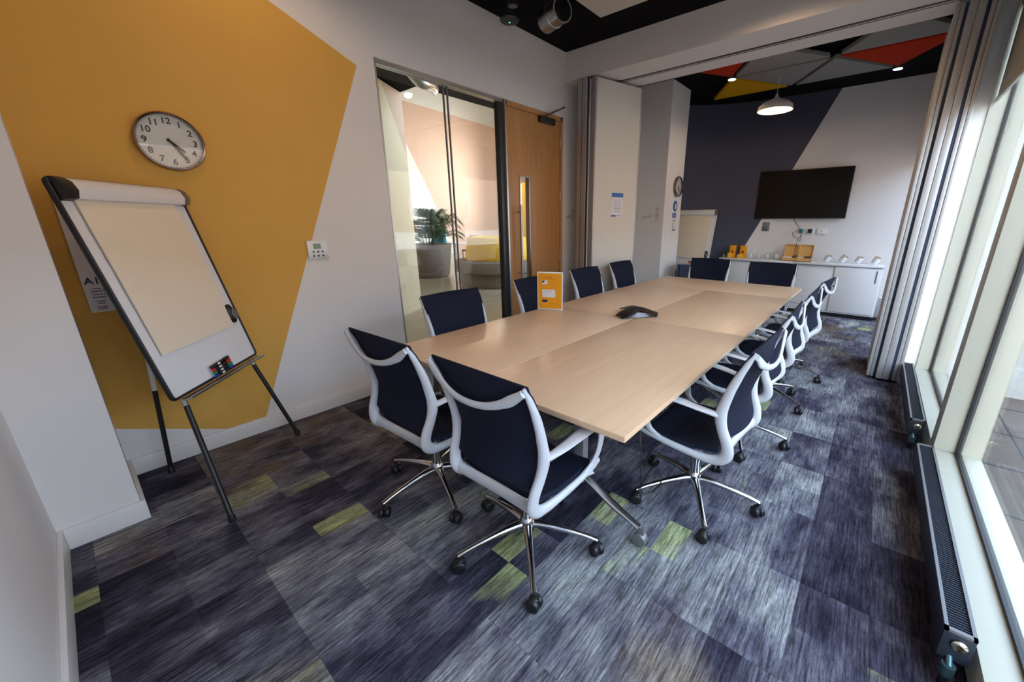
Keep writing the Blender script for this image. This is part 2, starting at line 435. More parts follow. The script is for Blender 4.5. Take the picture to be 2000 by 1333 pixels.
def tag(o, label=None, cat=None, group=None, kind=None):
    if label: o['label'] = label
    if cat: o['category'] = cat
    if group: o['group'] = group
    if kind: o['kind'] = kind
    return o
def thing(name, label, cat, loc=(0, 0, 0), rz=0., group=None, M=None):
    o = bpy.data.objects.new(name, None); o.empty_display_size = .1; COL.objects.link(o)
    if M is not None: o.matrix_world = M
    else: o.location = loc; o.rotation_euler = (0, 0, rz)
    return tag(o, label, cat, group)
def struct(name, mb, m, bevel=0., smooth=30., label=None):
    o = mb.build(name, m, None, bevel, smooth); o['kind'] = 'structure'
    if label: o['label'] = label
    return o
def kids(o): return [c for c in bpy.data.objects if c.parent == o]
def dup(root, loc=None, rz=None, label=None, group=None):
    def cp(o, par):
        ch = kids(o)
        c = o.copy(); COL.objects.link(c)
        if par is not None: c.parent = par
        for q in ch: cp(q, c)
        return c
    r = cp(root, None)
    if loc is not None: r.location = loc
    if rz is not None: r.rotation_euler = (0, 0, rz)
    if label: r['label'] = label
    if group: r['group'] = group
    return r
def text_mesh(name, body, size, m, parent, M, extrude=.0008, align='CENTER', bold=0.):
    cu = bpy.data.curves.new(name, 'FONT'); cu.body = body; cu.size = size; cu.extrude = extrude
    cu.align_x = align; cu.align_y = 'CENTER'; cu.offset = bold
    t = bpy.data.objects.new('tmp', cu); COL.objects.link(t)
    dg = bpy.context.evaluated_depsgraph_get(); dg.update()
    me = bpy.data.meshes.new_from_object(t.evaluated_get(dg)); me.name = name
    bpy.data.objects.remove(t); bpy.data.curves.remove(cu)
    me.transform(M); me.materials.clear(); me.materials.append(m)
    o = bpy.data.objects.new(name, me); COL.objects.link(o)
    if parent is not None: o.parent = parent
    return o
def frame_M(loc, xa, ya, za):
    return Matrix(((xa[0], ya[0], za[0], loc[0]), (xa[1], ya[1], za[1], loc[1]), (xa[2], ya[2], za[2], loc[2]), (0, 0, 0, 1)))
def T(x, y, z): return Matrix.Translation((x, y, z))

# ------------------------------------------------------------ key dimensions
H = 3.31
YN = .255            # near wall
YG, YF, YD, HD = 2.365, 3.735, 4.70, 2.63
YB0, YB1, BZ = 4.745, 5.42, 3.01
YFAR = 8.32
XS, XG, XO = 3.678, 3.785, 3.885
# ------------------------------------------------------------ room shell
struct('floor', MB().box(-.06, 3.70, .0, 8.5, -.05, 0), M_carpet)
struct('ceiling', MB().box(-.12, 4.0, .0, 8.6, H, H+.08), M_black)
w = MB()
w.box(-.12, 0, 0, YG, 0, H).box(-.12, 0, YG, 4.705, HD, H).box(-.12, 0, 4.705, 8.5, 0, H)
struct('wall_left', w, M_wall_left)
struct('wall_near', MB().box(-.12, 4.0, YN-.12, YN, 0, H), M_wall)
struct('wall_pier', MB().box(0, .544, YN, .523, 0, H), M_wall)
# far wall with its rounded left corner
pts = [(0.0, 7.05), (.06, 7.30), (.17, 7.55), (.33, 7.78), (.55, 7.97), (.82, 8.11), (1.15, 8.21), (1.55, 8.27), (2.0, 8.30), (2.6, YFAR), (4.0, YFAR)]
back = [(x-.0, y+.14) for x, y in pts[::-1]]
struct('wall_far', MB().prism(pts+back, 0, H), M_wall_far, smooth=25)
struct('wall_pillar', MB().box(0, .62, 6.38, 7.02, 0, H), M_wall)
struct('wall_beam', MB().box(0, 3.9, YB0, YB1, BZ, H), M_wall)
tr = MB()
tr.box(.25, 3.66, 5.10, 5.125, BZ-.006, BZ+.01)
tr.box(.25, 3.66, 5.16, 5.165, BZ-.004, BZ+.01)
struct('trim_1', tr, M_darkm, label='dark sliding partition track under the beam')
# right side: sill, mullion, jambs, head
wr = MB()
wr.box(XS, XO, YN, 5.35, 0, .12)
struct('trim_2', wr, M_cream, bevel=.003, label='cream window sill along the right side')
struct('trim_3', MB().box(XS, XO, 3.617, 3.745, .12, 3.0), M_cream, bevel=.002, label='cream mullion between the two near windows')
wr = MB()
wr.box(3.585, XO, 5.352, 5.93, 0, H).box(XS, XO, 8.2, 8.46, 0, H).box(XS, XO, YN-.1, 8.4, 3.0, H).box(XS, XO, 5.93, 8.2, 0, .12)
struct('wall_right', wr, M_wall)
struct('trim_4', MB().box(XS+.002, XO+.02, 5.335, 5.352, .12, 3.0), M_cream, label='cream window jamb beside the folded partition')
for i, (y0, y1) in enumerate(((YN, 3.617), (3.745, 5.335), (5.93, 8.2))):
    o = struct('window_%d' % (i+1), MB().box(XG-.006, XG+.006, y0, y1, .125, 3.0), M_glass, smooth=0)
    g = MB()
    for a, b2 in ((y0, y0+.016), (y1-.016, y1)): g.box(XG-.012, XG+.012, a, b2, .12, 3.0)
    g.box(XG-.012, XG+.012, y0, y1, .12, .136).box(XG-.012, XG+.012, y0, y1, 2.985, 3.0)
    g.build('gasket', M_gasket, o)
# skirting
b = MB()
b.box(0, .016, .523, YG-.0, 0, .105).box(0, .016, 4.705, 4.76, 0, .105)
struct('baseboard_left', b, M_skirt, bevel=.003)
struct('baseboard_near', MB().box(.544, 3.66, YN, YN+.018, 0, .105), M_skirt, bevel=.003)
struct('baseboard_pier', MB().box(.544, .562, YN+.018, .541, 0, .105).box(.016, .544, .523, .541, 0, .105), M_skirt, bevel=.003)
struct('baseboard_pillar', MB().box(.0, .62, 6.365, 6.38, 0, .1).box(.62, .635, 6.365, 7.02, 0, .1), M_skirt, bevel=.003)
# ------------------------------------------------------------ glazed partition and door in the left wall
win = MB().box(-.066, -.054, YG+.004, 3.018, .02, HD-.03).box(-.066, -.054, 3.064, YF-.075, .02, HD-.03).box(-.066, -.054, 3.022, 3.060, .02, HD-.03)
g4 = struct('window_4', win, M_glassin, smooth=0)
f = MB().box(-.09, -.02, YG, YF, HD-.03, HD).box(-.09, -.03, YG, YF, 0, .02).box(-.1, .004, YG-.008, YG+.004, 0, HD)
f.build('glazing_channel', M_alu, g4)
MB().box(-.07, -.05, 3.016, 3.024, .02, HD-.03).box(-.07, -.05, 3.058, 3.066, .02, HD-.03).build('glass_joint', M_greym, g4)
MB().box(-.09, -.02, YF-.075, YF-.02, 0, HD-.03).build('door_post', M_darkm, g4)
MB().box(-.1, .006, YF-.02, YF, 0, HD).build('post_cap', M_alu, g4)
d1 = MB()
VY0, VY1, VZ0, VZ1 = 3.955, 4.10, .70, 1.915
DY0, DY1 = YF+.035, YD-.03
for a in ((DY0, VY0, .005, HD-.05), (VY1, DY1, .005, HD-.05), (VY0, VY1, .005, VZ0), (VY0, VY1, VZ1, HD-.05)):
    d1.box(-.075, -.03, a[0], a[1], a[2], a[3])
door = struct('door_1', d1, M_door)
fr = MB().box(-.11, -.012, YF, YF+.032, 0, HD).box(-.11, -.012, YD-.028, 4.705, 0, HD).box(-.11, -.012, YF, YD, HD-.046, HD-.0)
fr.build('door_frame', M_door, door)
bead = MB()
for a in ((VY0-.012, VY0+.004, VZ0-.012, VZ1+.012), (VY1-.004, VY1+.012, VZ0-.012, VZ1+.012), (VY0, VY1, VZ0-.012, VZ0+.004), (VY0, VY1, VZ1-.004, VZ1+.012)):
    bead.box(-.08, -.022, a[0], a[1], a[2], a[3])
bead.build('vision_panel_bead', MATS['oak_edge_band'] if 0 else M_rim, door)
MB().box(-.056, -.05, VY0, VY1, VZ0, VZ1).build('vision_panel', M_glassin, door, smooth=0)
h = MB().cyl((.035, 3.895, .78), (.035, 3.895, 1.62), .013, seg=14)
h.cyl((-.03, 3.895, .86), (.035, 3.895, .86), .008).cyl((-.03, 3.895, 1.54), (.035, 3.895, 1.54), .008)
h.build('pull_handle', M_alu, door)
c = MB().box(-.03, .02, 4.27, 4.53, HD-.115, HD-.05)
c.build('door_closer', M_darkm, door, bevel=.006)
c = MB().tube([(0.0, 4.36, HD-.05), (.05, 4.40, HD-.02), (.16, 4.52, HD+.05)], .009, seg=8)
c.tube([(.16, 4.52, HD+.055), (.09, 4.50, HD+.03), (.01, 4.46, HD+.0)], .008, seg=8)
c.build('closer_arm', M_darkm, door)
hg = MB()
for z in (.3, 1.0, 1.75, 2.35): hg.cyl((-.02, YD-.03, z-.05), (-.02, YD-.03, z+.05), .007)
hg.build('hinge', M_alu, door)
# ------------------------------------------------------------ folding partitions
def panel(nm, label, p0, p1, th, z0, z1, group=None, seal=.018):
    a = math.atan2(p1[1]-p0[1], p1[0]-p0[0]); L = math.hypot(p1[0]-p0[0], p1[1]-p0[1])
    t = thing(nm, label, 'partition panel', (p0[0], p0[1], 0), a, group)
    MB().box(.022, L-.022, -th/2, th/2, z0+.02, z1-.01).build('panel_board', M_panel, t, bevel=.002)
    e = MB()
    for q in (0, L-.022):
        e.box(q, q+.022, -th/2, -.0015, z0+.01, z1).box(q, q+.022, .0015, th/2, z0+.01, z1)
    e.build('edge_profile', M_alusoft, t, bevel=.003)
    if seal:
        e = MB()
        for q in (.006, L-.022): e.box(q, q+.016, -th/2-seal, -th/2, z0+.01, z1)
        e.build('edge_seal', M_navy, t)
    MB().box(.03, L-.03, -th/2+.01, th/2-.01, z0, z0+.02).build('bottom_seal', M_gasket, t)
    MB().cyl((L/2, 0, z1-.01), (L/2, 0, BZ-.002), .015).build('hanger', M_darkm, t)
    return t
GP = 'folding partition panels'
panel('partition_panel', 'cream folding partition panel with the blue notice, foremost of the left stack', (.415, 4.72), (.615, 5.44), .075, .012, 2.985, GP, 0)
panel('partition_panel', 'middle panel of the left partition stack, seen edge-on', (.315, 4.69), (.47, 5.44), .075, .012, 2.985, GP)
panel('partition_panel', 'rearmost panel of the left partition stack beside the oak door wall', (.225, 4.72), (.37, 5.44), .07, .012, 2.985, GP)
panel('partition_panel', 'leftmost panel of the right partition stack by the windows', (3.360, 5.16), (3.360, 5.90), .050, .012, 2.985, GP)
panel('partition_panel', 'middle panel of the right partition stack by the windows', (3.452, 5.13), (3.452, 5.90), .095, .012, 2.985, GP)
panel('partition_panel', 'rightmost panel of the right partition stack, nearest the window', (3.548, 5.13), (3.548, 5.90), .055, .012, 2.985, GP, 0)
# ------------------------------------------------------------ tables
def make_table(label, loc, rz, WX, LY, legs=True):
    t = thing('meeting_table', label, 'table', loc, rz, 'tables pushed together')
    g = .0018
    MB().box(-WX/2+g, WX/2-g, -LY/2+g, LY/2-g, .705, .73).build('tabletop', [M_oak], t, bevel=.0015)
    e = MB()
    MB().box(-WX/2+.28, WX/2-.28, -LY/2+.2, LY/2-.2, .66, .704).build('underframe', M_greym, t)
    for sy in (-1, 1):
        yy = sy*(LY/2-.31)
        l = MB().box(-.030, .030, yy-.022, yy+.022, .20, .70)
        l.build('table_leg', M_greym2, t, bevel=.006)
        ft = MB()
        for sx in (-1, 1):
            ft.tube([(sx*.03, yy, .235), (sx*(WX/2-.22), yy, .155), (sx*(WX/2-.06), yy, .095)], [(.024, .02), (.022, .017), (.018, .013)], seg=12, side=(0, 1, 0))
        f_ = ft.build('table_foot', M_chrome, t)
        for sx in (-1, 1):
            cx = sx*(WX/2-.055)
            cs = MB().cyl((cx, yy-.019, .035), (cx, yy+.019, .035), .034, seg=24)
            cs.box(cx-.02, cx+.02, yy-.009, yy+.009, .05, .1)
            cs.build('caster', M_greym, f_, bevel=.003)
    return t
XM = 1.8455; X0, X1 = 1.056, 2.635; Y0, S1, S2, Y1 = 1.6315, 3.2068, 4.8324, 5.6335
make_table('oak meeting table in the near right, its corner closest to the camera', ((XM+X1)/2, (Y0+S1)/2, 0), 0, X1-XM, S1-Y0)
make_table('oak meeting table in the near left, carrying the orange table sign', ((XM+X0)/2, (Y0+S1)/2, 0), 0, XM-X0, S1-Y0)
make_table('oak meeting table in the second row, on the side of the windows', ((XM+X1)/2, (S1+S2)/2, 0), 0, X1-XM, S2-S1)
make_table('oak meeting table in the second row, on the side of the oak door', ((XM+X0)/2, (S1+S2)/2, 0), 0, XM-X0, S2-S1)
make_table('oak meeting table set crosswise at the far end of the table row', ((X0+X1)/2, (S2+Y1)/2, 0), PI/2, Y1-S2, X1-X0)

# ------------------------------------------------------------ chairs
def make_chair():
    t = thing('office_chair', 'x', 'chair', (0, 0, 0), 0, 'office chairs around the tables')
    RAIL = [(.247, -.262, .948), (.250, -.232, .885), (.248, -.198, .800), (.243, -.172, .710), (.240, -.160, .640), (.234, -.172, .575), (.226, -.196, .510), (.218, -.200, .455), (.213, -.172, .415), (.214, -.115, .400), (.222, -.03, .405), (.230, .07, .418), (.232, .16, .432), (.226, .225, .435)]
    def rail(z):
        for a, b_ in zip(RAIL, RAIL[1:]):
            if a[2] >= z >= b_[2]:
                k = (a[2]-z)/(a[2]-b_[2]+1e-9); return a[0]+(b_[0]-a[0])*k, a[1]+(b_[1]-a[1])*k
        return RAIL[0][:2]
    fr = MB()
    RR = [(.005, .007), (.010, .013), (.014, .018), (.017, .021), (.020, .026), (.018, .024), (.017, .026), (.017, .028), (.017, .027), (.016, .022), (.014, .018), (.013, .017), (.013, .016), (.009, .012)]
    for s in (-1, 1):
        fr.tube([(s*p[0], p[1], p[2]) for p in RAIL], RR, seg=12, side=(1, 0, 0))
    # head bar sagging below the top edge
    hb = []
    for k in range(11):
        u = -1+k/5; x = u*.247
        zz = .934-.090*(1-abs(u)**2.3); hb.append((x, rail(zz)[1]-.012-.064*(1-u*u), zz))
    fr.tube(hb, [(.008, (.013, .013, .014, .016, .020, .014)[abs(k-5)]) for k in range(11)], seg=10, side=(0, 1, 0))
    # rear cross bar under the back
    rb = []
    for k in range(9):
        u = -1+k/4; rb.append((u*.212, -.196+.03*(1-u*u)-.0, .438-.028*(1-u*u)))
    fr.tube(rb, [(.015, .028)]*9, seg=10, side=(0, 1, 0))
    # front cross bar below the seat front
    fr.tube([(-.222, .205, .425), (-.12, .215, .405), (0, .218, .40), (.12, .215, .405), (.222, .205, .425)], [(.014, .010)]*5, seg=8, side=(0, 1, 0))
    fo = fr.build('chair_frame', M_frame, t, smooth=60)
    # armrests
    for s in (-1, 1):
        ar = MB()
        pth = [(.240, -.162, .640), (.250, -.135, .647), (.264, -.06, .660), (.272, .03, .672), (.275, .11, .674), (.274, .158, .664), (.270, .176, .628), (.262, .183, .565), (.251, .180, .505), (.239, .155, .455), (.230, .10, .425)]
        wd = [(.012, .014), (.018, .012), (.025, .008), (.029, .007), (.029, .007), (.028, .008), (.025, .008), (.022, .007), (.020, .007), (.016, .009), (.012, .012)]
        # wide along x on the pad, wide along y on the post
        ar.tube([(s*p[0], p[1], p[2]) for p in pth[:6]], wd[:6], seg=10, side=(1, 0, 0))
        ar.tube([(s*p[0], p[1], p[2]) for p in pth[5:]], [(b_, a) for a, b_ in wd[5:]], seg=10, side=(1, 0, 0))
        ar.build('armrest', M_frame, t, smooth=60)
    # back sling: wraps over the top
    def back(u, v):
        uu = 2*u-1; z = .952-v*.432
        hw, y = rail(min(z, .947)); hw += .004*(1-v)-.004*v
        sag = .060*(1-abs(uu)**2.0)*(min(1, v/.22)**.8)*(1-.3*v)
        edge = .004 if v > .1 else 0
        return (uu*hw, y+.016-sag+edge, z)
    MB().grid(back, 20, 18, .010).build('backrest', M_fabric, t, smooth=60)
    # seat sling
    def seat(u, v):
        uu = 2*u-1; y = -.155+v*.40
        hw = .205+.012*math.sin(PI*min(v*1.1, 1)) - (.035*max(0, (v-.8)/.2)**2)
        z = .432+.020*max(0, 1-v*3.5)+.006*math.sin(PI*v)+.010*abs(uu)**3-.045*max(0, (v-.82)/.18)**2
        return (uu*hw, y, z)
    MB().grid(seat, 16, 16, .022).build('seat', M_fabric, t, smooth=60)
    # mechanism + column
    mm = MB().box(-.07, .07, -.10, .10, .375, .405)
    mm.lathe([(.045, 0), (.05, .02), (.035, .06)], 20, T(0, 0, .33))
    mm.build('seat_mechanism', M_darkm, t, bevel=.008)
    MB().tube([(.06, .06, .395), (.15, .10, .40), (.22, .13, .41), (.245, .16, .415)], [(.008, .007), (.007, .006), (.016, .006), (.012, .005)], seg=8, side=(0, 1, 0)).build('seat_lever', M_frame, t)
    cl = MB().lathe([(.026, 0), (.026, .12), (.030, .125), (.030, .235), (.018, .24)], 24, T(0, 0, .11))
    cl.build('gas_lift', M_chrome, t)
    # five-star base
    bs = MB().lathe([(.022, .085), (.034, .095), (.038, .13), (.032, .155), (.026, .165)], 24)
    for k in range(5):
        a = 2*PI*k/5; ca, sa = math.cos(a), math.sin(a)
        P_ = [(r*ca, r*sa, z) for r, z in ((.015, .128), (.08, .128), (.17, .116), (.26, .098), (.322, .082))]
        bs.tube(P_, [(.022, .020), (.019, .018), (.015, .014), (.012, .011), (.013, .009)], seg=12, side=(-sa, ca, 0))
    base = bs.build('star_base', M_chrome, t, smooth=50)
    for k in range(5):
        a = 2*PI*k/5; Mx = Matrix.Rotation(a, 4, 'Z') @ T(.318, 0, 0) @ Matrix.Rotation(.6*((k*37) % 5)-.9, 4, 'Z')
        cs = MB()
        for s in (-1, 1):
            q = Mx @ T(0, s*.0145, .029) @ Matrix.Rotation(PI/2, 4, 'X')
            cs.lathe([(.012, -.0115), (.025, -.011), (.029, -.007), (.029, .007), (.025, .011), (.012, .0115)], 20, q)
        cs.box(-.014, .02, -.004, .004, .03, .062, Mx)
        cs.lathe([(.009, .055), (.009, .082)], 12, Mx)
        cs.lathe([(.020, .050), (.021, .056), (.012, .064)], 16, Mx)
        cs.build('caster', M_blackp, base, smooth=50)
    return t, base
CH, CHB = make_chair()
chairs = [
    # x, y, heading(deg, 0 = facing +y), base rotation, label
    (1.505, 1.610, 2, -21, 'navy mesh office chair at the near end of the tables, on the left'),
    (2.177, 1.615, 0, 29, 'navy mesh office chair at the near end of the tables, centre foreground'),
    (2.650, 2.425, 88, 11, 'navy mesh office chair on the window side, nearest the camera'),
    (2.640, 3.225, 91, 5, 'navy mesh office chair on the window side, second from the camera'),
    (2.650, 3.990, 89, -20, 'navy mesh office chair on the window side, third from the camera'),
    (2.675, 4.740, 84, -8, 'navy mesh office chair on the window side, farthest from the camera'),
    (1.070, 2.290, -90, 10, 'navy mesh office chair standing in front of the glass partition'),
    (1.030, 3.245, -90, 40, 'navy mesh office chair partly behind the orange table sign'),
    (.985, 4.140, -91, 20, 'navy mesh office chair in front of the left partition stack'),
    (.945, 5.000, -91, 0, 'last navy mesh office chair on the left side, before the grey-brown pillar'),
    (1.480, 5.860, 183, 14, 'navy mesh office chair at the far table end, left one beside the blue cabinet'),
    (2.265, 5.740, 184, 50, 'navy mesh office chair at the far table end, right one before the sideboard'),
]
for i, (x, y, hd, br, lab) in enumerate(chairs):
    if i == 0:
        r = CH; r.location = (x, y, 0); r.rotation_euler = (0, 0, math.radians(hd)); r['label'] = lab; b_ = CHB
    else:
        r = dup(CH, (x, y, 0), math.radians(hd), lab)
        b_ = [c_ for c_ in kids(r) if c_.name.startswith('star_base')][0]
    b_.rotation_euler = (0, 0, math.radians(br-hd))
# ------------------------------------------------------------ flip charts
def make_flipchart(label, P, ang, markers=True):
    M0 = frame_M((P[0], P[1], 0), (math.cos(ang), math.sin(ang), 0), (-math.sin(ang), math.cos(ang), 0), (0, 0, 1))
    t = thing('flip_chart', label, 'flip chart', M=M0)
    w_, h_, tilt, z0 = .708, 1.027, .209, P[2]
    # board frame: local x = width, y = up along the board, z = toward the viewer
    # ... thing's local: +x width, -y... front
    Bm = frame_M((0, 0, z0), (1, 0, 0), (0, math.sin(tilt), math.cos(tilt)), (0, -math.cos(tilt), math.sin(tilt)))
    MB().box(.006, w_-.006, .006, h_-.006, -.014, .0).build('whiteboard', M_whiteb, t, M=Bm)
    ed = MB()
    r = .02; path = []
    for cx, cy, a0 in ((w_-r, r, -90), (w_-r, h_-r, 0), (r, h_-r, 90), (r, r, 180)):
        for k in range(5):
            a = math.radians(a0+k*22.5); path.append((cx+r*math.cos(a), cy+r*math.sin(a), -.004))
    ed.tube(path, [(.013, .008)]*len(path), seg=8, closed=True, sub=1, side=(0, 0, 1))
    ed.build('board_edge', M_gasket, t, M=Bm)
    cl = MB()
    prof = [(.0, -.004), (.034, .0), (.048, .030), (.040, .066), (.018, .088), (0, .092)]
    poly = [(z, y_) for z, y_ in prof]
    Cm = Bm @ frame_M((.055, h_-.088, 0), (0, 0, 1), (0, 1, 0), (-1, 0, 0))
    cl.prism(poly, -(w_-.055-.045), 0, Cm @ Matrix.Scale(-1, 4, (0, 0, 1)) @ Matrix.Scale(-1, 4, (0, 0, 1)))
    cl.build('paper_clamp', M_whiteb, t, smooth=50)
    e1 = MB().prism([(z*1.06, y_*1.03) for z, y_ in poly], 0, .05, Cm)
    e1.build('clamp_end', M_blackp, t, bevel=.003)
    e2 = MB().prism([(z*1.02, y_*1.02) for z, y_ in poly], -(w_-.055-.003), -(w_-.055-.045), Cm)
    e2.build('clamp_end', M_greym, t, bevel=.003)
    p = MB().grid(lambda u, v: (.058+u*.556, .945-v*.728, .007+.004*math.sin(v*PI)*(.5+u*.5)), 8, 12, .006)
    p.build('paper_pad', M_paper, t, M=Bm)
    tr_ = MB().box(.04, w_-.01, -.022, -.014, -.004, .05).box(.04, w_-.01, -.022, -.008, .046, .05)
    tr_.build('pen_tray', M_alu, t, M=Bm, bevel=.002)
    # magnetic eraser
    er = MB().lathe([(.020, 0), (.028, .006), (.028, .018), (.020, .026)], 20, Matrix.Scale(2.1, 4, (0, 1, 0)))
    er.build('magnetic_eraser', M_blackp, t, M=Bm @ T(.640, .292, .001), smooth=50)
    MB().lathe([(.019, 0), (.017, .004)], 18, Matrix.Scale(1.8, 4, (0, 1, 0))).build('eraser_grip', M_greym, t, M=Bm @ T(.648, .285, .027))
    # legs
    def leg(a, k, b_, ra, rb):
        a = Vector(a); b_ = Vector(b_); mid = a+(b_-a)*k
        l = MB().cyl(mid, b_+Vector((0, 0, .02)), rb)
        lo = l.build('lower_leg', M_blackp, t)
        MB().lathe([(.016, 0), (.016, .03), (.011, .04)], 14, T(b_.x, b_.y, 0)).build('rubber_foot', M_gasket, lo)
        MB().cyl(a, mid+(b_-a).normalized()*.01, ra).build('upper_leg', M_white if k > .2 else M_chrome, t)
    leg((.07, .010, z0-.02), .06, (-.139, -.203, 0), .012, .0125)
    leg((.655, .010, z0-.02), .06, (.707, -.147, 0), .012, .0125)
    leg((.354, .27, z0+.90), .64, (.362, .405, 0), .012, .0115)
    MB().box(.30, .41, .22, .285, z0+.86, z0+.93).build('rear_bracket', M_darkm, t, bevel=.005)
    MB().box(.1, .6, .9, .93, -.03, -.014).box(.1, .6, .06, .09, -.03, -.014).build('board_rail', M_greym, t, M=Bm)
    return t, M0 @ Bm
fc, BM = make_flipchart('white flip chart easel with cream pad in front of the yellow wall', (.678, .736, .614), 2.407)
# marker set stuck to the board: a thing of its own
mk = thing('marker_set', 'clear pack of coloured whiteboard markers on the near flip chart tray', 'marker set', M=BM @ T(.355, .040, .009) @ Matrix.Rotation(.06, 4, 'Z'))
MB().box(-.072, .072, -.032, .034, 0, .004).build('pack_card', M_wpaper, mk)
for k, (m_, y_) in enumerate(((M_bluep, -.028), (M_green, -.010), (M_red, .009), (M_blackp, .027))):
    q = MB().cyl((-.058, y_, .013), (.058, y_, .013), .0085, seg=12)
    q.build('marker_barrel', M_blackp, mk)
    MB().cyl((.040, y_, .013), (.075, y_, .013), .0105, seg=12).build('marker_cap', m_, mk)
    MB().cyl((-.075, y_, .013), (-.06, y_, .013), .009, seg=12).build('marker_end', m_, mk)
    MB().box(-.03, -.01, y_-.005, y_+.005, .021, .0225).build('marker_label', M_wpaper, mk)
fc2 = dup(fc, (.35, 7.36, 0), math.radians(-4), 'white flip chart easel with cream pad beside the pillar in the far room')
# ------------------------------------------------------------ wall clocks
def make_clock(label, loc, R_, M=None):
    t = thing('wall_clock', label, 'clock', M=frame_M(loc, (0, 1, 0), (0, 0, 1), (1, 0, 0)), group='round wall clocks')
    MB().lathe([(R_*.97, 0), (R_, .008), (R_, .026), (R_*.97, .036), (R_*.92, .038), (R_*.90, .026)], 48, cap=False).build('rim', M_rim, t, smooth=50)
    MB().lathe([(.001, .016), (R_*.92, .016), (R_*.92, .012), (.001, .012)], 48, cap=False).build('face', M_clockface, t)
    tk = MB()
    for k in range(60):
        a = 2*PI*k/60; L = .035 if k % 5 == 0 else .018
        q = Matrix.Rotation(a, 4, 'Z'); tk.box(-.0012, .0012, R_*(.885-L), R_*.885, .0165, .0175, q)
    tk.build('minute_marks', M_black_ink, t)
    nm = None
    for k in range(1, 13):
        a = PI/2-2*PI*k/12
        o = text_mesh('numeral', str(k), R_*.29, M_black_ink, t, T(R_*.70*math.cos(a), R_*.70*math.sin(a), .0168), bold=.0007)
    for nme, ang, L, w_ in (('hour_hand', 4.42/12, .48, .013), ('minute_hand', 25/60, .70, .009), ('second_hand', 24/60, .75, .003)):
        q = Matrix.Rotation(-2*PI*ang, 4, 'Z')
        MB().prism([(-w_/2*R_*7, -.12*R_), (w_/2*R_*7, -.12*R_), (w_/3*R_*7, L*R_), (-w_/3*R_*7, L*R_)], .019, .021, q).build(nme, M_black_ink, t)
    MB().lathe([(.006, .018), (.006, .026)], 14).build('hand_pin', M_black_ink, t)
    MB().lathe([(.001, .0335), (R_*.915, .0335), (R_*.915, .0325), (.001, .0325)], 48, cap=False).build('glass', M_glass, t)
    return t
ck = make_clock('round chrome wall clock on the yellow wall above the flip chart', (0.001, 1.078, 1.873), .150)
ck2 = dup(ck, (.621, 6.80, 1.95), None, 'round wall clock on the pillar above the blue sign')
# ------------------------------------------------------------ heating control panels
def make_control(label, M_, size=.135, dark=False):
    t = thing('control_panel', label, 'control panel', M=M_, group='wall control panels')
    s = size/2
    MB().box(-s, s, -s, s, 0, .012).build('cover_plate', M_greym if dark else M_alu2, t, bevel=.002)
    MB().box(-s*.42, s*.32, s*.12, s*.66, .012, .0135).build('display', M_lcd, t)
    for yy in (-.18, -.62):
        for xx in (-.48, -.02, .44):
            MB().lathe([(.0065, .012), (.006, .015)], 14, T(s*xx, s*yy, 0)).build('button', M_black_ink, t)
    return t
M_alu2 = mat('satin_silver_plate', (.55, .57, .58), .35, metal=.3, noise=.02)
cp = make_control('silver control panel on the white wall beside the yellow shape', frame_M((0, 1.745, 1.245), (0, 1, 0), (0, 0, 1), (1, 0, 0)))
make_control('small grey control panel below the left edge of the television', frame_M((1.635, 8.285, 1.345), (1, 0, 0), (0, 0, 1), (0, -1, 0)), .15, True)
# ------------------------------------------------------------ A1 sheet on the wall
t = thing('paper_sheet', 'white paper sheet reading A1 on the yellow wall behind the flip chart', 'paper', M=frame_M((0.002, .78, 1.27), (0, 1, 0), (0, 0, 1), (1, 0, 0)))
MB().grid(lambda u, v: (-.195+u*.39, .30-v*.59, .004+.003*math.sin(u*3+v*2)), 8, 8, .0008).build('sheet', M_wpaper, t)
text_mesh('heading', 'A1', .050, M_ink, t, T(-.158, -.125, .0095), bold=.001)
ln = MB()
for k, (y_, w_) in enumerate(((-.165, .03), (-.178, .035), (-.195, .032), (-.21, .04), (-.232, .034), (-.243, .03), (-.262, .04), (-.272, .036))):
    ln.box(-.15-w_/2, -.15+w_/2, y_-.002, y_+.002, .0095, .010)
ln.box(-.172, -.170, -.215, -.165, .0095, .010).box(-.128, -.126, -.215, -.165, .0095, .010)
ln.build('diagram', M_ink, t)
# ------------------------------------------------------------ notices
def notice(nm, label, M_, w_, h_, parts):
    t = thing(nm, label, 'notice', M=M_)
    MB().box(-w_/2, w_/2, -h_/2, h_/2, 0, .003).build('backing', M_wpaper, t)
    for n2, m_, rects in parts:
        q = MB()
        for (a, b_, c_, d_) in rects: q.box(a*w_, b_*w_, c_*h_, d_*h_, .003, .0042)
        q.build(n2, m_, t)
    return t
pa = math.atan2(5.44-4.72, .615-.415)
pdx, pdy = math.cos(pa), math.sin(pa)
pn = (pdy, -pdx)
def on_panel(s, z): return (.415+pdx*s+pn[0]*.0385, 4.72+pdy*s+pn[1]*.0385, z)
notice('notice', 'small white notice with blue header on the front left partition panel', frame_M(on_panel(.40, 1.635), (pdx, pdy, 0), (0, 0, 1), (pn[0], pn[1], 0)), .20, .29,
       [('header', M_blue, [(-.49, .49, .32, .49)]), ('footer', M_blue, [(-.49, -.1, -.48, -.41)]), ('footer_line', M_black_ink, [(-.05, .35, -.455, -.435)]),
        ('small_text', M_greym, [(-.3, .3, .2-.07*k, .215-.07*k) for k in range(8)])])
t = thing('mandatory_sign', 'round blue mandatory sign with white hand symbol and blue caption on the pillar', 'sign', M=frame_M((.621, 6.79, 1.665), (0, 1, 0), (0, 0, 1), (1, 0, 0)))
MB().lathe([(.080, 0), (.080, .003)], 32).build('disc', M_blue, t)
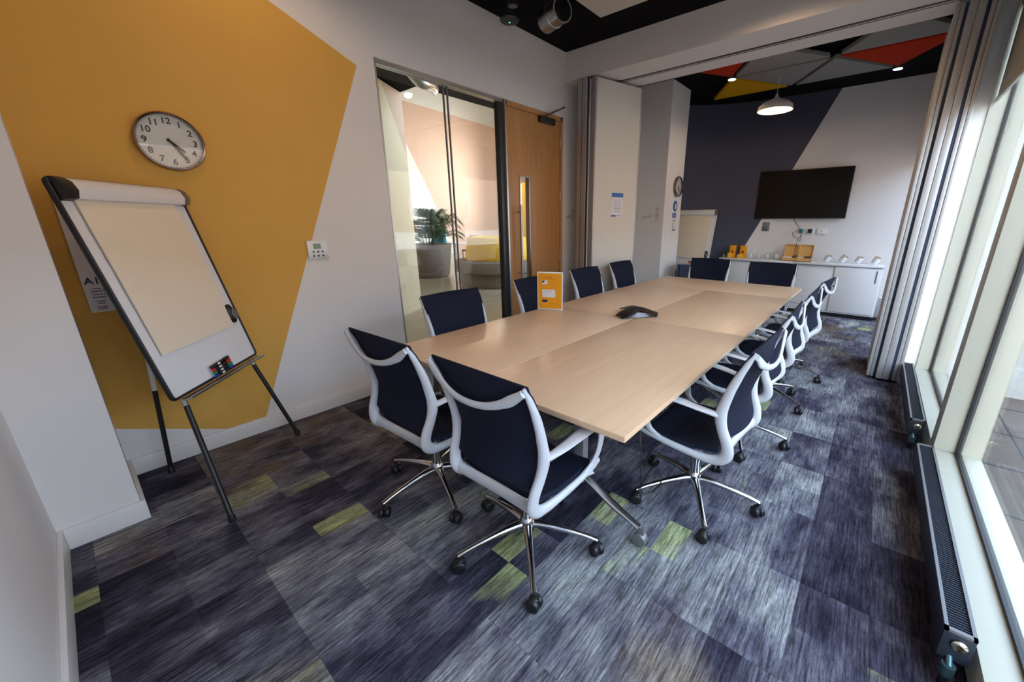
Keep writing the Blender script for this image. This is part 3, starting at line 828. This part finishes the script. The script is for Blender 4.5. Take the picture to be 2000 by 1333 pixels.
MB().prism([(-.018, -.045), (.028, -.045), (.038, .0), (.030, .035), (.015, .045), (-.005, .03), (-.022, .01)], .003, .0045).build('hand_symbol', M_wpaper, t)
MB().box(-.085, .06, -.175, -.100, 0, .003).build('caption', M_blue, t)
MB().box(-.07, .045, -.123, -.119, .003, .004).box(-.07, .045, -.141, -.137, .003, .004).box(-.07, .03, -.158, -.154, .003, .004).build('caption_text', M_wpaper, t)
notice('notice', 'pale grey notice on the pillar below the blue mandatory sign', frame_M((.621, 6.80, 1.375), (0, 1, 0), (0, 0, 1), (1, 0, 0)), .15, .20,
       [('small_text', M_greym, [(-.4, -.32, -.4, .4), (.05, .1, -.4, .4), (-.4, .3, .36, .42), (-.35, .4, -.42, -.3)])])
# faint stencil writing on the pillar front and on the wall beside the door
def scribble(label, M_, w_, h_):
    q = MB(); rnd = random.Random(3)
    for k in range(5):
        x = -w_/2+k*w_/9; z = -h_*.2+rnd.uniform(-.3, .3)*h_*.5
        q.box(x, x+w_*.10, z, z+.006, 0, .0006).box(x, x+.006, z-h_*.12, z+h_*.12, 0, .0006)
    for k in range(9): q.box(w_*.22, w_*.42, -h_/2+k*h_/9, -h_/2+k*h_/9+.007, 0, .0006)
    o = q.build('wall_lettering', M_lett, None, smooth=0, M=None); o.matrix_world = M_
    return tag(o, label, 'lettering')
M_lett = mat('faded_brown_ink', (.26, .17, .14), .8, noise=.2)
scribble('faded lettering on the front of the grey-brown pillar', frame_M((.42, 6.379, 1.545), (1, 0, 0), (0, 0, 1), (0, -1, 0)), .30, .20)
scribble('faded lettering on the white wall strip right of the oak door', frame_M((.0005, 4.865, 1.53), (0, 1, 0), (0, 0, 1), (1, 0, 0)), .17, .16)
# ------------------------------------------------------------ things on the tables
ang = math.atan2(.095, .20)
t = thing('table_sign', 'orange upright acrylic table sign on the near left table', 'sign', M=frame_M((1.150, 3.038, .7305), (math.cos(ang), math.sin(ang), 0), (0, 0, 1), (math.sin(ang), -math.cos(ang), 0)))
MB().box(-.108, .108, .0, .315, -.0025, .0025).build('acrylic_holder', M_cup, t, bevel=.001)
MB().box(-.100, .100, .010, .304, .0026, .0034).build('card', M_orange, t)
MB().box(-.108, .108, 0, .004, -.035, .03).build('holder_foot', M_glass, t)
MB().box(-.066, -.022, .215, .246, .0035, .0042).box(-.066, .045, .105, .170, .0035, .0042).build('white_box', M_wpaper, t)
MB().box(-.066, -.022, .062, .085, .0035, .0042).box(-.066, -.046, .228, .243, .0043, .0046).build('dark_box', M_ink, t)
q = MB()
for k in range(9): q.box(-.055+k*.0085, -.049+k*.0085, .266, .271, .0035, .0040)
q.box(-.02, .03, .255, .257, .0035, .004).box(-.01, .045, .05, .052, .0035, .004).box(-.05, -.02, .152, .1545, .0043, .0046).box(-.015, .015, .152, .1545, .0043, .0046)
q.build('small_print', M_raftr, t)
# conference phone: three-lobed arched body
t = thing('conference_phone', 'black three-lobed conference phone at the centre of the tables', 'phone', (1.800, 3.30, .7305), math.radians(8))
def lobe(a):
    q = MB()
    ca, sa = math.cos(a), math.sin(a)
    def fn(u, v):
        r = v*.175; w_ = (.060-.020*v+.012*v*v); x = r; y = (2*u-1)*w_
        z = .012+.052*math.cos(min(1, v)*PI*.48)*(1-.35*(2*u-1)**2)
        return (x*ca-y*sa, x*sa+y*ca, z)
    q.grid(fn, 8, 10, .008); return q
for k in range(3): lobe(2*PI*k/3+.25).build('phone_lobe', M_blackp, t, smooth=60)
MB().lathe([(.05, 0), (.07, .004), (.072, .03), (.055, .060), (.02, .066)], 24).build('phone_body', M_blackp, t, smooth=50)
for k in range(3):
    a = 2*PI*k/3+.25+PI/3
    q = MB(); ca, sa = math.cos(a), math.sin(a)
    def fn(u, v):
        th = a+(2*u-1)*.85; r = .072+.028*math.cos((2*u-1)*PI/2)
        rr = .105 + .045*abs(2*u-1)**1.5 - .02*v
        return (rr*math.cos(th), rr*math.sin(th), .006+.034*v*math.cos((2*u-1)*PI*.45))
    q.grid(fn, 12, 3, .004).build('speaker_grille', M_greym, t)
MB().box(-.02, .035, -.022, .022, .058, .066).build('display', M_lcd, t)
for k in range(3):
    a = 2*PI*k/3+.25
    MB().lathe([(.012, 0), (.012, .008)], 12, T(.16*math.cos(a), .16*math.sin(a), 0)).build('rubber_foot', M_gasket, t)
# loose cable hanging under the near right table
t = MB().tube([(2.52, 1.98, .20), (2.56, 2.00, .32), (2.60, 1.99, .40), (2.62, 2.03, .34), (2.60, 2.08, .26), (2.56, 2.07, .2), (2.53, 2.03, .22), (2.50, 2.06, .42), (2.45, 2.10, .63), (2.42, 2.12, .70)], .003, seg=6)
tag(t.build('loose_cable', M_blackp), 'thin black cable looped under the near corner of the tables', 'cable')
# ------------------------------------------------------------ radiators
def radiator(label, y0, y1, xs):
    t = thing('radiator', label, 'radiator', (xs, y0, 0), 0, 'low radiators along the windows')
    L = y1-y0; w_ = .075
    MB().box(0, w_, 0, L, .085, .19).build('casing', M_rad, t, bevel=.003)
    MB().box(0, .010, 0, L, .19, .2).box(w_-.010, w_, 0, L, .19, .2).box(0, w_, 0, .014, .19, .2).box(0, w_, L-.014, L, .19, .2).build('top_frame', M_radtrim, t)
    fn = MB()
    n = int(L/.012)
    for k in range(n): fn.box(.011, w_-.011, .016+k*.012, .019+k*.012, .188, .195)
    o = fn.build('grille', M_rad, t, smooth=0)
    for yy in (.25, L/2, L-.25): MB().box(.025, .05, yy-.015, yy+.015, 0, .086).build('support_foot', M_darkm, t)
    MB().lathe([(.017, 0), (.020, .006), (.012, .012), (.006, .011)], 20, frame_M((w_*.55, -.001, .155), (1, 0, 0), (0, 0, 1), (0, -1, 0))).build('end_plug', M_chromepipe, t, smooth=50)
    v = MB().cyl((.03, -.02, .0), (.03, -.02, .045), .013)
    v.build('supply_pipe', M_blackp, t)
    MB().cyl((.03, -.02, .045), (.03, -.02, .085), .018).cyl((.03, -.025, .08), (.03, .01, .10), .009).build('valve', M_tealpipe, t)
    return t
radiator('low dark radiator under the near window, foremost of the two', 2.06, 3.46, 3.582)
radiator('low dark radiator under the second window beside the folded partition', 3.82, 5.20, 3.570)
# ------------------------------------------------------------ roller blind
for y0, y1, lab in ((3.76, 5.32, 'grey roller blind at the top of the second window'), (.30, 3.60, 'grey roller blind at the top of the near window'), (5.95, 8.18, 'grey roller blind at the far room window')):
    t = thing('roller_blind', lab, 'blind', (3.705, y0, 2.34), 0, 'roller blinds')
    L = y1-y0
    MB().box(0, .0015, 0, L, 0, .64).build('blind_fabric', M_blindf, t)
    MB().box(-.008, .010, 0, L, -.025, .004).build('bottom_bar', M_alu, t, bevel=.004)
    MB().cyl((.015, 0, .62), (.015, L, .62), .03).build('roller_tube', M_blindf, t)
# ------------------------------------------------------------ television and wall sockets
t = thing('television', 'large black flat television on the white and slate far wall', 'television', (0, YFAR, 0))
MB().box(1.462, 2.742, -.085, -.05, 1.475, 2.225).build('bezel', M_blackp, t, bevel=.004)
MB().box(1.472, 2.732, -.0865, -.084, 1.490, 2.215).build('screen', M_tv, t)
MB().box(1.9, 2.3, -.05, -.01, 1.7, 2.0).build('wall_bracket', M_darkm, t)
MB().box(2.08, 2.12, -.087, -.085, 1.478, 1.484).build('badge', M_greym, t)
def socket(label, x0, x1, z0, z1, plug=None):
    t = thing('wall_socket', label, 'socket', ((x0+x1)/2, YFAR-.012, (z0+z1)/2), 0, 'sockets below the television')
    w_ = (x1-x0)/2; h_ = (z1-z0)/2
    MB().box(-w_, w_, -.012, 0, -h_, h_).build('socket_plate', M_white, t, bevel=.002)
    MB().box(-.006, .006, -.014, -.012, -.01, .01).build('socket_slot', M_greym, t)
    if plug: MB().box(-.03, .03, -.05, -.012, -.03, .035).build('plug', plug, t, bevel=.008)
socket('white wall socket with a pale adaptor, left of the three below the television', 2.14, 2.24, 1.235, 1.325, M_teal)
socket('white wall socket with a black plug, middle of the three below the television', 2.26, 2.36, 1.235, 1.325, M_blackp)
socket('plain white wall socket, right of the three below the television', 2.40, 2.54, 1.235, 1.325)
t = MB().tube([(2.06, 8.26, 1.475), (2.09, 8.25, 1.42), (2.15, 8.25, 1.34), (2.19, 8.245, 1.28), (2.20, 8.24, 1.22), (2.17, 8.24, 1.17), (2.10, 8.245, 1.19), (2.07, 8.245, 1.26)], .004, seg=6)
t.tube([(2.20, 8.24, 1.22), (2.20, 8.22, 1.12), (2.18, 8.14, 1.16), (2.17, 8.12, 1.05), (2.16, 8.10, .95), (2.17, 8.02, .92)], .004, seg=6)
tag(t.build('television_cable', M_blackp), 'thin black cable hanging from the television to the wooden tea box', 'cable')
# ------------------------------------------------------------ sideboards
def sideboard(label, x0, x1):
    t = thing('sideboard', label, 'sideboard', (x0, 7.92, 0), 0, 'white sliding-door sideboards')
    L = x1-x0; D = .255; Z = .815
    c = MB().box(0, .02, .02, D, .06, Z-.03).box(L-.02, L, .02, D, .06, Z-.03).box(.02, L-.02, D-.02, D, .06, Z-.03).box(.02, L-.02, .02, D-.02, .06, .08)
    c.build('carcass', M_white, t)
    MB().box(-.0, L, 0, D, Z-.03, Z).build('top', M_white, t, bevel=.002)
    MB().box(.02, L-.02, .04, D, 0, .06).build('plinth', M_gasket, t)
    for k, (a, b_, yy) in enumerate(((.02, L/2+.03, .022), (L/2-.0, L-.02, .004))):
        d_ = MB().box(a, b_, yy, yy+.016, .085, Z-.042).build('sliding_door', M_white, t, bevel=.002)
        hx = a+.05 if k == 0 else b_-.05
        MB().box(hx-.008, hx+.008, yy-.003, yy, .56, .74).build('recessed_handle', M_greym, d_)
    MB().lathe([(.012, 0), (.012, .006)], 14, frame_M((L/2+.02, .003, .48), (1, 0, 0), (0, 0, 1), (0, -1, 0))).build('lock', M_darkm, t)
    MB().box(.02, L-.02, .0, .04, Z-.042, Z-.030).build('door_track', M_greym, t)
sideboard('white sliding-door sideboard on the left, under the orange boxes and glasses', 1.045, 2.19)
sideboard('white sliding-door sideboard on the right, carrying the four sachet bowls', 2.195, 3.34)
Z = .8155
def put(name, label, cat, x, y, group=None): return thing(name, label, cat, (x, y, Z), 0, group)
for i, (x, lab) in enumerate(((1.215, 'tall orange carton on the sideboard, the left one of the two'), (1.39, 'tall orange carton on the sideboard, the right one of the two'))):
    t = put('carton', lab, 'carton', x, 8.10, 'tall orange cartons')
    MB().box(-.050, .050, -.035, .035, 0, .21).build('carton_body', M_orange, t, bevel=.002)
    MB().box(-.02, .02, -.036, -.035, .08, .12).build('printed_mark', M_raftr, t)
for x, lab, h_ in ((1.185, 'small yellow carton in front of the left tall orange carton', .085), (1.345, 'small yellow carton in front of the right tall orange carton', .06)):
    t = put('small_carton', lab, 'carton', x, 8.04, 'small yellow cartons')
    MB().box(-.030, .030, -.03, .03, 0, h_).build('carton_body', M_yel, t, bevel=.002)
t = put('potted_plant', 'small dark potted plant at the left end of the sideboard', 'plant', 1.085, 8.05)
MB().lathe([(.03, 0), (.04, .05)], 18).build('plant_pot', M_stone, t)
lf = MB(); rnd = random.Random(2)
for k in range(16):
    a = rnd.uniform(0, 6.28); r = rnd.uniform(.03, .06)
    lf.tube([(0, 0, .045), (r*.5*math.cos(a), r*.5*math.sin(a), .09), (r*math.cos(a), r*math.sin(a), .08+rnd.uniform(-.02, .04))], [(.003, .001), (.010, .001), (.002, .001)], seg=4, sub=2)
lf.build('foliage', M_leaf, t)
for i, x in enumerate((1.53, 1.66, 1.79, 1.93)):
    pl = ('leftmost', 'second from the left', 'third from the left', 'rightmost')[i]
    t = put('drinking_glass', 'clear glass holding a white napkin on the sideboard, %s of four' % pl, 'glass', x, 8.06, 'clear glasses on the sideboard')
    MB().lathe([(.034, 0), (.036, .004), (.028, .105), (.026, .105), (.034, .004)], 20, cap=False).build('glass_bowl', M_glass, t)
    MB().prism([(-.024, -.01), (.024, -.01), (.020, .015), (-.018, .02)], .02, .09).build('napkin', M_cup, t)
t = put('tea_box', 'open bamboo tea box with two lids on the middle of the sideboards', 'box', 2.22, 8.05)
MB().box(-.205, .205, -.10, .10, 0, .008).box(-.205, .205, -.10, -.092, 0, .055).box(-.205, .205, .092, .10, 0, .055).box(-.205, -.197, -.1, .1, 0, .055).box(.197, .205, -.1, .1, 0, .055).box(-.004, .004, -.1, .1, 0, .055).build('box_body', M_bamboo, t)
for s in (-1, 1):
    ld = MB()
    ld.box(-.099, .099, -.0, .012, 0, .20).box(-.099, -.09, -.02, .0, 0, .20).box(.09, .099, -.02, 0, 0, .20).box(-.099, .099, -.02, 0, .19, .20)
    ld.build('lid', M_bamboo, t, M=T(s*.103, .10, .055) @ Matrix.Rotation(-.10, 4, 'X'))
MB().box(-.19, -.06, -.085, .085, .01, .065).box(.02, .10, -.085, .085, .01, .062).build('white_sachets', M_cup, t)
MB().box(-.055, -.01, -.085, .085, .01, .085).box(.11, .19, -.085, .085, .01, .08).build('dark_sachets', M_tea, t)
for i, x in enumerate((2.635, 2.83, 3.025, 3.225)):
    pl = ('leftmost', 'second from the left', 'third from the left', 'rightmost')[i]
    t = put('snack_bowl', 'white bowl of brown sachets on the right sideboard, %s of four' % pl, 'bowl', x, 8.06, 'white bowls of sachets')
    Tm = T(0, 0, .063) @ Matrix.Rotation(math.radians(28), 4, 'Y')
    MB().lathe([(.034, -.048), (.040, -.04), (.046, .04), (.043, .04), (.036, -.035)], 22, Tm, cap=False).lathe([(.001, -.048), (.034, -.048)], 22, Tm, cap=False).build('bowl', M_cup, t, smooth=50)
    sc = MB(); rnd = random.Random(i)
    for k in range(7):
        sc.box(-.012, .012, -.004, .004, .0, .05, Tm @ T(rnd.uniform(-.022, .022), rnd.uniform(-.022, .022), rnd.uniform(.0, .015)) @ Matrix.Rotation(rnd.uniform(-.5, .5), 4, 'Y') @ Matrix.Rotation(rnd.uniform(0, 3), 4, 'Z'))
    sc.build('sachets', M_biscuit, t)
t = thing('waste_bin', 'small white waste bin at the right end of the sideboards', 'bin', (3.47, 8.06, 0))
MB().lathe([(.085, 0), (.105, .34), (.110, .345), (.100, .345), (.08, .012)], 26, cap=False).lathe([(.001, .004), (.085, .004)], 26, cap=False).build('bin_body', M_white, t, smooth=50)
MB().lathe([(.108, .335), (.112, .34), (.112, .352), (.1, .352)], 26, cap=False).build('bin_rim', M_cup, t)
# blue cabinet beside the pillar with a small red item on it
t = thing('pedestal_cabinet', 'slate blue pedestal cabinet beside the pillar behind the far chairs', 'cabinet', (.80, 6.62, 0))
MB().box(0, .42, 0, .42, .04, .79).build('cabinet_body', M_bluebin, t, bevel=.004)
MB().box(-.004, .424, -.004, .424, .79, .81).build('cabinet_top', M_alu2, t, bevel=.003)
MB().box(.035, .05, -.006, 0, .06, .78).build('edge_strip', M_gasket, t)
for xx in (.03, .39):
    for yy in (.03, .39): MB().cyl((xx, yy, 0), (xx, yy, .04), .015).build('cabinet_foot', M_blackp, t)
t = thing('stapler', 'small red stapler lying on the slate blue cabinet', 'stapler', (.985, 6.74, .8105))
MB().box(-.05, .05, -.015, .015, .012, .028).box(-.05, -.03, -.015, .015, 0, .012).build('stapler_arm', M_red, t, bevel=.004)
MB().box(-.055, .055, -.016, .016, 0, .006).build('stapler_base', M_blackp, t)
# ------------------------------------------------------------ ceiling things, far room
def raft(poly, m_, label):
    cx = sum(p[0] for p in poly)/len(poly); cy = sum(p[1] for p in poly)/len(poly)
    # pull every edge inward to leave the dark gaps
    n = len(poly); out = []
    for i in range(n):
        p = Vector(poly[i]); a = (Vector(poly[i-1])-p).normalized(); b_ = (Vector(poly[(i+1) % n])-p).normalized()
        bi = (a+b_).normalized(); sn = max(.2, math.sin(a.angle(b_)/2)); out.append(p+bi*(.028/sn))
    t = thing('acoustic_raft', label, 'ceiling panel', (cx, cy, 3.2), 0, 'triangular ceiling rafts')
    MB().prism([(p[0]-cx, p[1]-cy) for p in out], 0, .045).build('felt_panel', m_, t, bevel=.003)
    for i in range(n):
        q = (out[i][0]*.6+cx*.4-cx, out[i][1]*.6+cy*.4-cy)
        MB().cyl((q[0], q[1], .045), (q[0], q[1], H-3.203), .003, seg=6).build('suspension_wire', M_alu, t)
    return t
A1, A2, A3 = (1.36, 6.49), (2.455, 6.49), (3.545, 6.49)
B1, B2, B3 = (.82, 7.35), (1.90, 7.35), (3.01, 7.35)
C1, C2, C3 = (.82, 5.64), (1.90, 5.64), (3.01, 5.64)
raft([B1, B2, A1], M_rafty, 'triangular yellow ceiling raft in the far room')
raft([A1, B2, A2], M_raft, 'triangular grey ceiling raft right above the pendant lamp')
raft([A2, B2, B3], M_raft, 'triangular grey ceiling raft nearest the far wall, beside the right downlight')
raft([A1, A2, C2], M_raft, 'triangular grey ceiling raft next to the beam, between the two red rafts')
raft([A1, C2, C1], M_raftr, 'triangular red ceiling raft on the left, next to the beam')
raft([A2, B3, A3], M_raftr, 'triangular red ceiling raft on the right beside the window partition')
raft([A2, A3, C3], M_raft, 'triangular grey ceiling raft above the right red raft, next to the beam')
def downlight(label, x, y, z):
    t = thing('downlight', label, 'ceiling light', (x, y, z), 0, 'small round downlights')
    MB().lathe([(.052, 0), (.055, .004), (.055, .10), (.04, .105)], 24).build('housing', M_blackp, t)
    MB().cyl((0, 0, .10), (0, 0, H-z), .006, seg=8).build('stem', M_blackp, t)
    MB().lathe([(.045, -.002), (.045, .0)], 24).build('lens', M_ledglow, t)
downlight('small lit downlight where the red and yellow rafts meet', 1.36, 6.49, 3.185)
downlight('small lit downlight at the tip of the right red raft', 3.01, 7.36, 3.185)
spot((1.36, 6.49, 3.17), 12, WARM, 2.0, target=(1.36, 6.49, 0)); spot((3.01, 7.36, 3.17), 12, WARM, 2.0, target=(3.01, 7.36, 0))
t = thing('pendant_lamp', 'cream dome pendant lamp glowing in front of the slate wall', 'lamp', (1.86, 6.75, 2.80))
MB().lathe([(.205, .0), (.207, .01), (.196, .055), (.15, .095), (.07, .125), (.025, .15), (.018, .17)], 40, cap=False).lathe([(.200, .002), (.190, .052), (.145, .09), (.065, .118), (.012, .125)], 40, cap=False).build('lamp_shade', M_lampshade, t, smooth=60)
MB().cyl((0, 0, .15), (0, 0, .19), .016).build('lamp_holder', M_lampshade, t)
MB().cyl((0, 0, .19), (0, 0, .398), .0028, seg=8).build('cord', M_lampshade, t)
MB().lathe([(.004, .025), (.026, .035), (.032, .06), (.02, .09), (.012, .115)], 18).build('bulb', M_lampglow, t, smooth=60)
point((1.86, 6.75, 2.805), 11, (1, .66, .36), .03)
# ------------------------------------------------------------ ceiling things, near room
t = thing('air_duct', 'short round metal air duct under the black ceiling', 'duct', M=frame_M((.68, 3.67, 3.13), (.30, .95, 0), (0, 0, 1), (.95, -.30, 0)))
MB().lathe([(.088, -.12), (.088, .0), (.093, .004), (.093, .02), (.088, .024), (.088, .12), (.095, .125), (.095, .14), (.084, .14), (.084, -.12)], 36, cap=False).build('duct_body', M_galv, t, smooth=50)
MB().lathe([(.001, -.05), (.083, -.05)], 30, cap=False).build('damper', M_darkm, t)
MB().box(-.10, -.085, -.01, .17, -.01, .01).box(.085, .10, -.01, .17, -.01, .01).build('duct_hanger', M_darkm, t)
t = thing('motion_sensor', 'dark round ceiling sensor with a green light near the left wall', 'sensor', (.30, 3.52, 3.135))
MB().lathe([(.05, 0), (.08, .006), (.085, .02), (.05, .035), (.02, .06)], 30).build('sensor_head', M_darkm, t, smooth=50)
MB().cyl((0, 0, .06), (0, 0, H-3.135), .01).build('stem', M_darkm, t)
M_led = mat('green_led', (.05, .6, .3), .5, emit=(.1, 1, .45), estr=2.)
MB().lathe([(.006, -.002), (.006, .001)], 12).build('indicator', M_led, t)
t = thing('spot_light', 'small black ceiling spot beside the round sensor', 'ceiling light', (.46, 3.40, 3.17))
MB().lathe([(.04, 0), (.046, .005), (.046, .09), (.03, .10)], 24).build('housing', M_blackp, t)
MB().cyl((0, 0, .1), (0, 0, H-3.17), .01).build('stem', M_blackp, t)
MB().lathe([(.036, -.001), (.036, .001)], 20).build('lens', M_greym, t)
t = thing('acoustic_raft', 'cream rectangular ceiling raft above the near tables', 'ceiling panel', (.86, 2.93, 3.22))
MB().box(0, 1.2, 0, 1.2, 0, .045).build('felt_panel', M_raftw, t, bevel=.003)
for xx in (.15, 1.05):
    for yy in (.15, 1.05): MB().cyl((xx, yy, .045), (xx, yy, H-3.22), .003, seg=6).build('suspension_wire', M_alu, t)
# room lamps in the black ceiling (outside the frame)
NEAR_P = 24
for i, (x, y, where) in enumerate(((.75, 1.5, 'near the flip chart'), (2.3, 1.5, 'over the near end of the tables'), (2.9, 3.0, 'over the window-side chairs'), (2.3, 4.2, 'before the beam'))):
    t = thing('downlight', 'warm downlight in the black ceiling '+where, 'ceiling light', (x, y, 3.2), 0, 'warm downlights over the near tables')
    MB().lathe([(.052, 0), (.055, .004), (.055, .10), (.04, .105)], 24).build('housing', M_blackp, t)
    MB().cyl((0, 0, .10), (0, 0, H-3.2), .006, seg=8).build('stem', M_blackp, t)
    MB().lathe([(.045, -.002), (.045, .0)], 24).build('lens', M_ledglow, t)
    spot((x, y, 3.185), NEAR_P, WARM, 2.95, .5, target=(x, y, 0))
# ------------------------------------------------------------ corridor behind the glass
struct('floor_corridor', MB().box(-14, -.06, 0, 18, -.05, 0), M_hallfloor)
M_hall = halfplane_mat('corridor_paint', (.66, .60, .50), (.60, .42, .32), [(-1.0, .0, 99)], (1, 2))
hw = MB()
hw.box(-12.2, -12, 4, 11.45, 1.25, 6.5).box(-12.2, -12, 11.45, 18, 0, 6.5).box(-12.2, -12, 4, 10.8, 0, 1.25)
M_hallwall = halfplane_mat('corridor_pink_shapes', (.66, .64, .57), (.60, .41, .31), [(-2.0, -1.0, -24.66), (.04, 1.0, 6.3)], (1, 2))
struct('wall_corridor', hw, M_hallwall)
struct('wall_corridor_end', MB().box(-14, -.12, 17.9, 18, 0, 6.5).box(-14, -.12, -.1, 0, 0, 6.5), M_hall)
struct('ceiling_corridor', MB().box(-14, -.12, 0, 18, 6.5, 6.6).box(-3.6, -.12, .5, 4.35, 3.32, 3.4), M_black)
# cream curved wall close behind the glass
cv = [(-1.55, 1.6), (-1.95, 2.9), (-2.42, 3.72), (-2.80, 4.32), (-3.0, 4.45), (-3.3, 4.3), (-3.2, 1.6)]
struct('wall_corridor_pier', MB().prism(cv, 0, 3.3), halfplane_mat('corridor_pier_paint', (.66, .56, .38), (.56, .40, .30), [(-1.0, -.55, -5.65)], (1, 2)), smooth=30)
struct('baseboard_corridor', MB().prism([(p[0]+.012, p[1]+.006) for p in cv], 0, .1), M_creamwall)
struct('window_5', MB().box(-12.1, -12.08, 10.8, 11.45, 0, 1.25), M_glass, smooth=0)
for x, y, z, p in ((-1.6, 5.6, 3.0, 26), (-5, 8.4, 3.4, 90), (-8, 9.5, 4.5, 110), (-9, 13, 4.5, 110), (-5, 13, 4.0, 60)):
    point((x, y, z), p, (1, .74, .48), .1)
area('corridor_daylight', (-9.5, 12.5, 3.0), (PI/2, 0, math.radians(145)), 3.5, 3.5, False, 230, (.85, .93, 1))
# planter
t = thing('planter', 'large taupe planter seen through the glass partition', 'planter', (-6.1, 6.78, 0))
MB().lathe([(.44, 0), (.50, .05), (.60, .86), (.56, .86), (.54, .78)], 36, cap=False).lathe([(.001, .78), (.54, .78)], 36, cap=False).build('planter_tub', M_stone, t, smooth=50)
MB().lathe([(.40, 0), (.42, .03)], 30).build('planter_base', M_gasket, t)
t = thing('palm_plant', 'green leafy palm growing in the taupe planter', 'plant', (-6.1, 6.78, .78))
rnd = random.Random(5)
for k in range(34):
    a = rnd.uniform(0, 2*PI); L = rnd.uniform(.4, .95); up = rnd.uniform(.35, 1.0)
    q = MB()
    c0 = Vector((.1*math.cos(a), .1*math.sin(a), 0)); 
    pts_ = [c0, c0+Vector((L*.35*math.cos(a), L*.35*math.sin(a), up*.8)), c0+Vector((L*.75*math.cos(a), L*.75*math.sin(a), up)), c0+Vector((L*math.cos(a), L*math.sin(a), up*.72))]
    q.tube(pts_, [(.006, .006), (.005, .005), (.004, .004), (.002, .002)], seg=5, sub=3)
    side = Vector((-math.sin(a), math.cos(a), 0))
    for j in range(5, 24):
        u = j/24; i0 = min(int(u*3), 2); fr_ = u*3-i0; p = pts_[i0].lerp(pts_[i0+1], fr_); p2 = p
        d_ = (pts_[i0+1]-pts_[i0]).normalized()
        for s in (-1, 1):
            tip = p+side*s*.24*math.sin(PI*min(1, u+.12))+d_*.12+Vector((0, 0, -.06))
            w2 = d_*.022
            q.add([p-w2, p+w2, tip], [(0, 1, 2)])
    q.build('frond', M_leaf, t, smooth=0)
# round seat with mustard back
t = thing('round_sofa', 'taupe curved sofa with mustard back seen through the glass partition', 'sofa', (-3.75, 7.05, 0))
MB().lathe([(.85, 0), (.88, .05), (.88, .30), (.98, .34), (1.0, .44), (.98, .57), (.5, .60)], 48).build('sofa_seat', M_sofa, t, smooth=40)
bk = MB().lathe([(.72, .58), (.74, .62), (.68, 1.08), (.60, 1.10), (.58, .58)], 48, cap=False)
bk.build('sofa_back', M_sofay, t, smooth=40)
# mustard screen further along, visible through the door's vision panel
t = thing('mustard_screen', 'mustard upholstered high screen beyond the oak door', 'screen', (-5.0, 9.4, 0))
MB().box(-.9, .9, -.05, .05, .02, 2.5).build('screen_pad', M_sofay, t, bevel=.02)
MB().box(-.9, .9, -.15, .15, 0, .02).build('screen_foot', M_darkm, t)
# cafe table and chairs in the bright end of the corridor
t = thing('cafe_table', 'white cafe table at the bright end of the corridor', 'table', (-8.3, 9.15, 0))
MB().box(-.8, .8, -.4, .4, .72, .75).build('tabletop', M_white, t)
for sx in (-.7, .7):
    for sy in (-.33, .33): MB().cyl((sx, sy, 0), (sx, sy, .72), .02).build('table_leg', M_alu, t)
t = thing('cafe_chair', 'dark cafe chair behind the white cafe table', 'chair', (-8.0, 9.75, 0))
MB().box(-.22, .22, -.22, .22, .42, .47).build('seat', M_ink, t, bevel=.01)
MB().box(-.22, .22, .18, .22, .47, .95).build('backrest', M_ink, t, bevel=.01)
for sx in (-.19, .19):
    for sy in (-.19, .19): MB().cyl((sx, sy, 0), (sx, sy, .42), .015).build('chair_leg', M_blackp, t)
t = thing('teal_armchair', 'teal high-backed armchair beside the planter', 'armchair', (-7.6, 8.05, 0))
MB().lathe([(.30, .3), (.36, .4), (.30, .44)], 24).build('seat', M_teal, t, smooth=50)
MB().grid(lambda u, v: (.36*math.cos(PI*u+.3)*(1-.5*v*v), .36*math.sin(PI*u+.3), .4+v*.95*(math.sin(PI*u)**.5)), 14, 8, .03).build('backrest', M_teal, t, smooth=60)
MB().cyl((0, 0, .03), (0, 0, .32), .03).cyl((0, 0, 0), (0, 0, .03), .25).build('pedestal', M_alu, t)
# silver corridor duct
t = thing('corridor_duct', 'silver flexible duct under the corridor ceiling', 'duct', M=frame_M((-1.75, 4.02, 3.16), (1, 0, 0), (0, 1, 0), (0, 0, 1)))
MB().tube([(-.25, .3, .05), (-.05, .1, .02), (.12, -.15, -.02), (.2, -.4, .1)], .085, seg=20, sub=5).build('duct_body', M_galv, t)
# ------------------------------------------------------------ outside
struct('floor_terrace', MB().box(XO+.0, 26, -14, 26, -.12, -.06), M_pave)
jt = MB()
for k in range(40): jt.box(XO+.02, 26, -8+k*.6, -7.985+k*.6, -.061, -.0575)
for k in range(30): jt.box(4.2+k*.6, 4.212+k*.6, -8, 18, -.061, -.0575)
struct('trim_5', jt, M_gasket, label='dark joints between the terrace slabs')
t = thing('brick_building', 'pale brick building across the terrace', 'building', (17, 0, -.06))
MB().box(0, 6, -14, 20, 0, 6.2).build('facade', M_brick, t)
MB().box(-.05, 0, -14, 20, 0, .9).build('base_band', M_win, t)
for k in range(11):
    for z in (1.5, 4.0):
        y = -12+k*2.8
        q = MB().box(-.08, -.0, y, y+1.3, z, z+1.3).build('building_window', M_win, t)
        MB().box(-.10, -.08, y+.08, y+.61, z+.08, z+1.22).box(-.10, -.08, y+.69, y+1.22, z+.08, z+1.22).build('window_pane', M_dark, q)
MB().box(-.2, 6.2, -14.2, 20.2, 6.2, 6.4).build('roof_edge', M_win, t)
struct('wall_outside_pier', MB().box(3.93, 4.5, 5.55, 6.1, -.06, 3.4), mat('outside_render', (.36, .38, .38), .8, noise=.1, nscale=4))
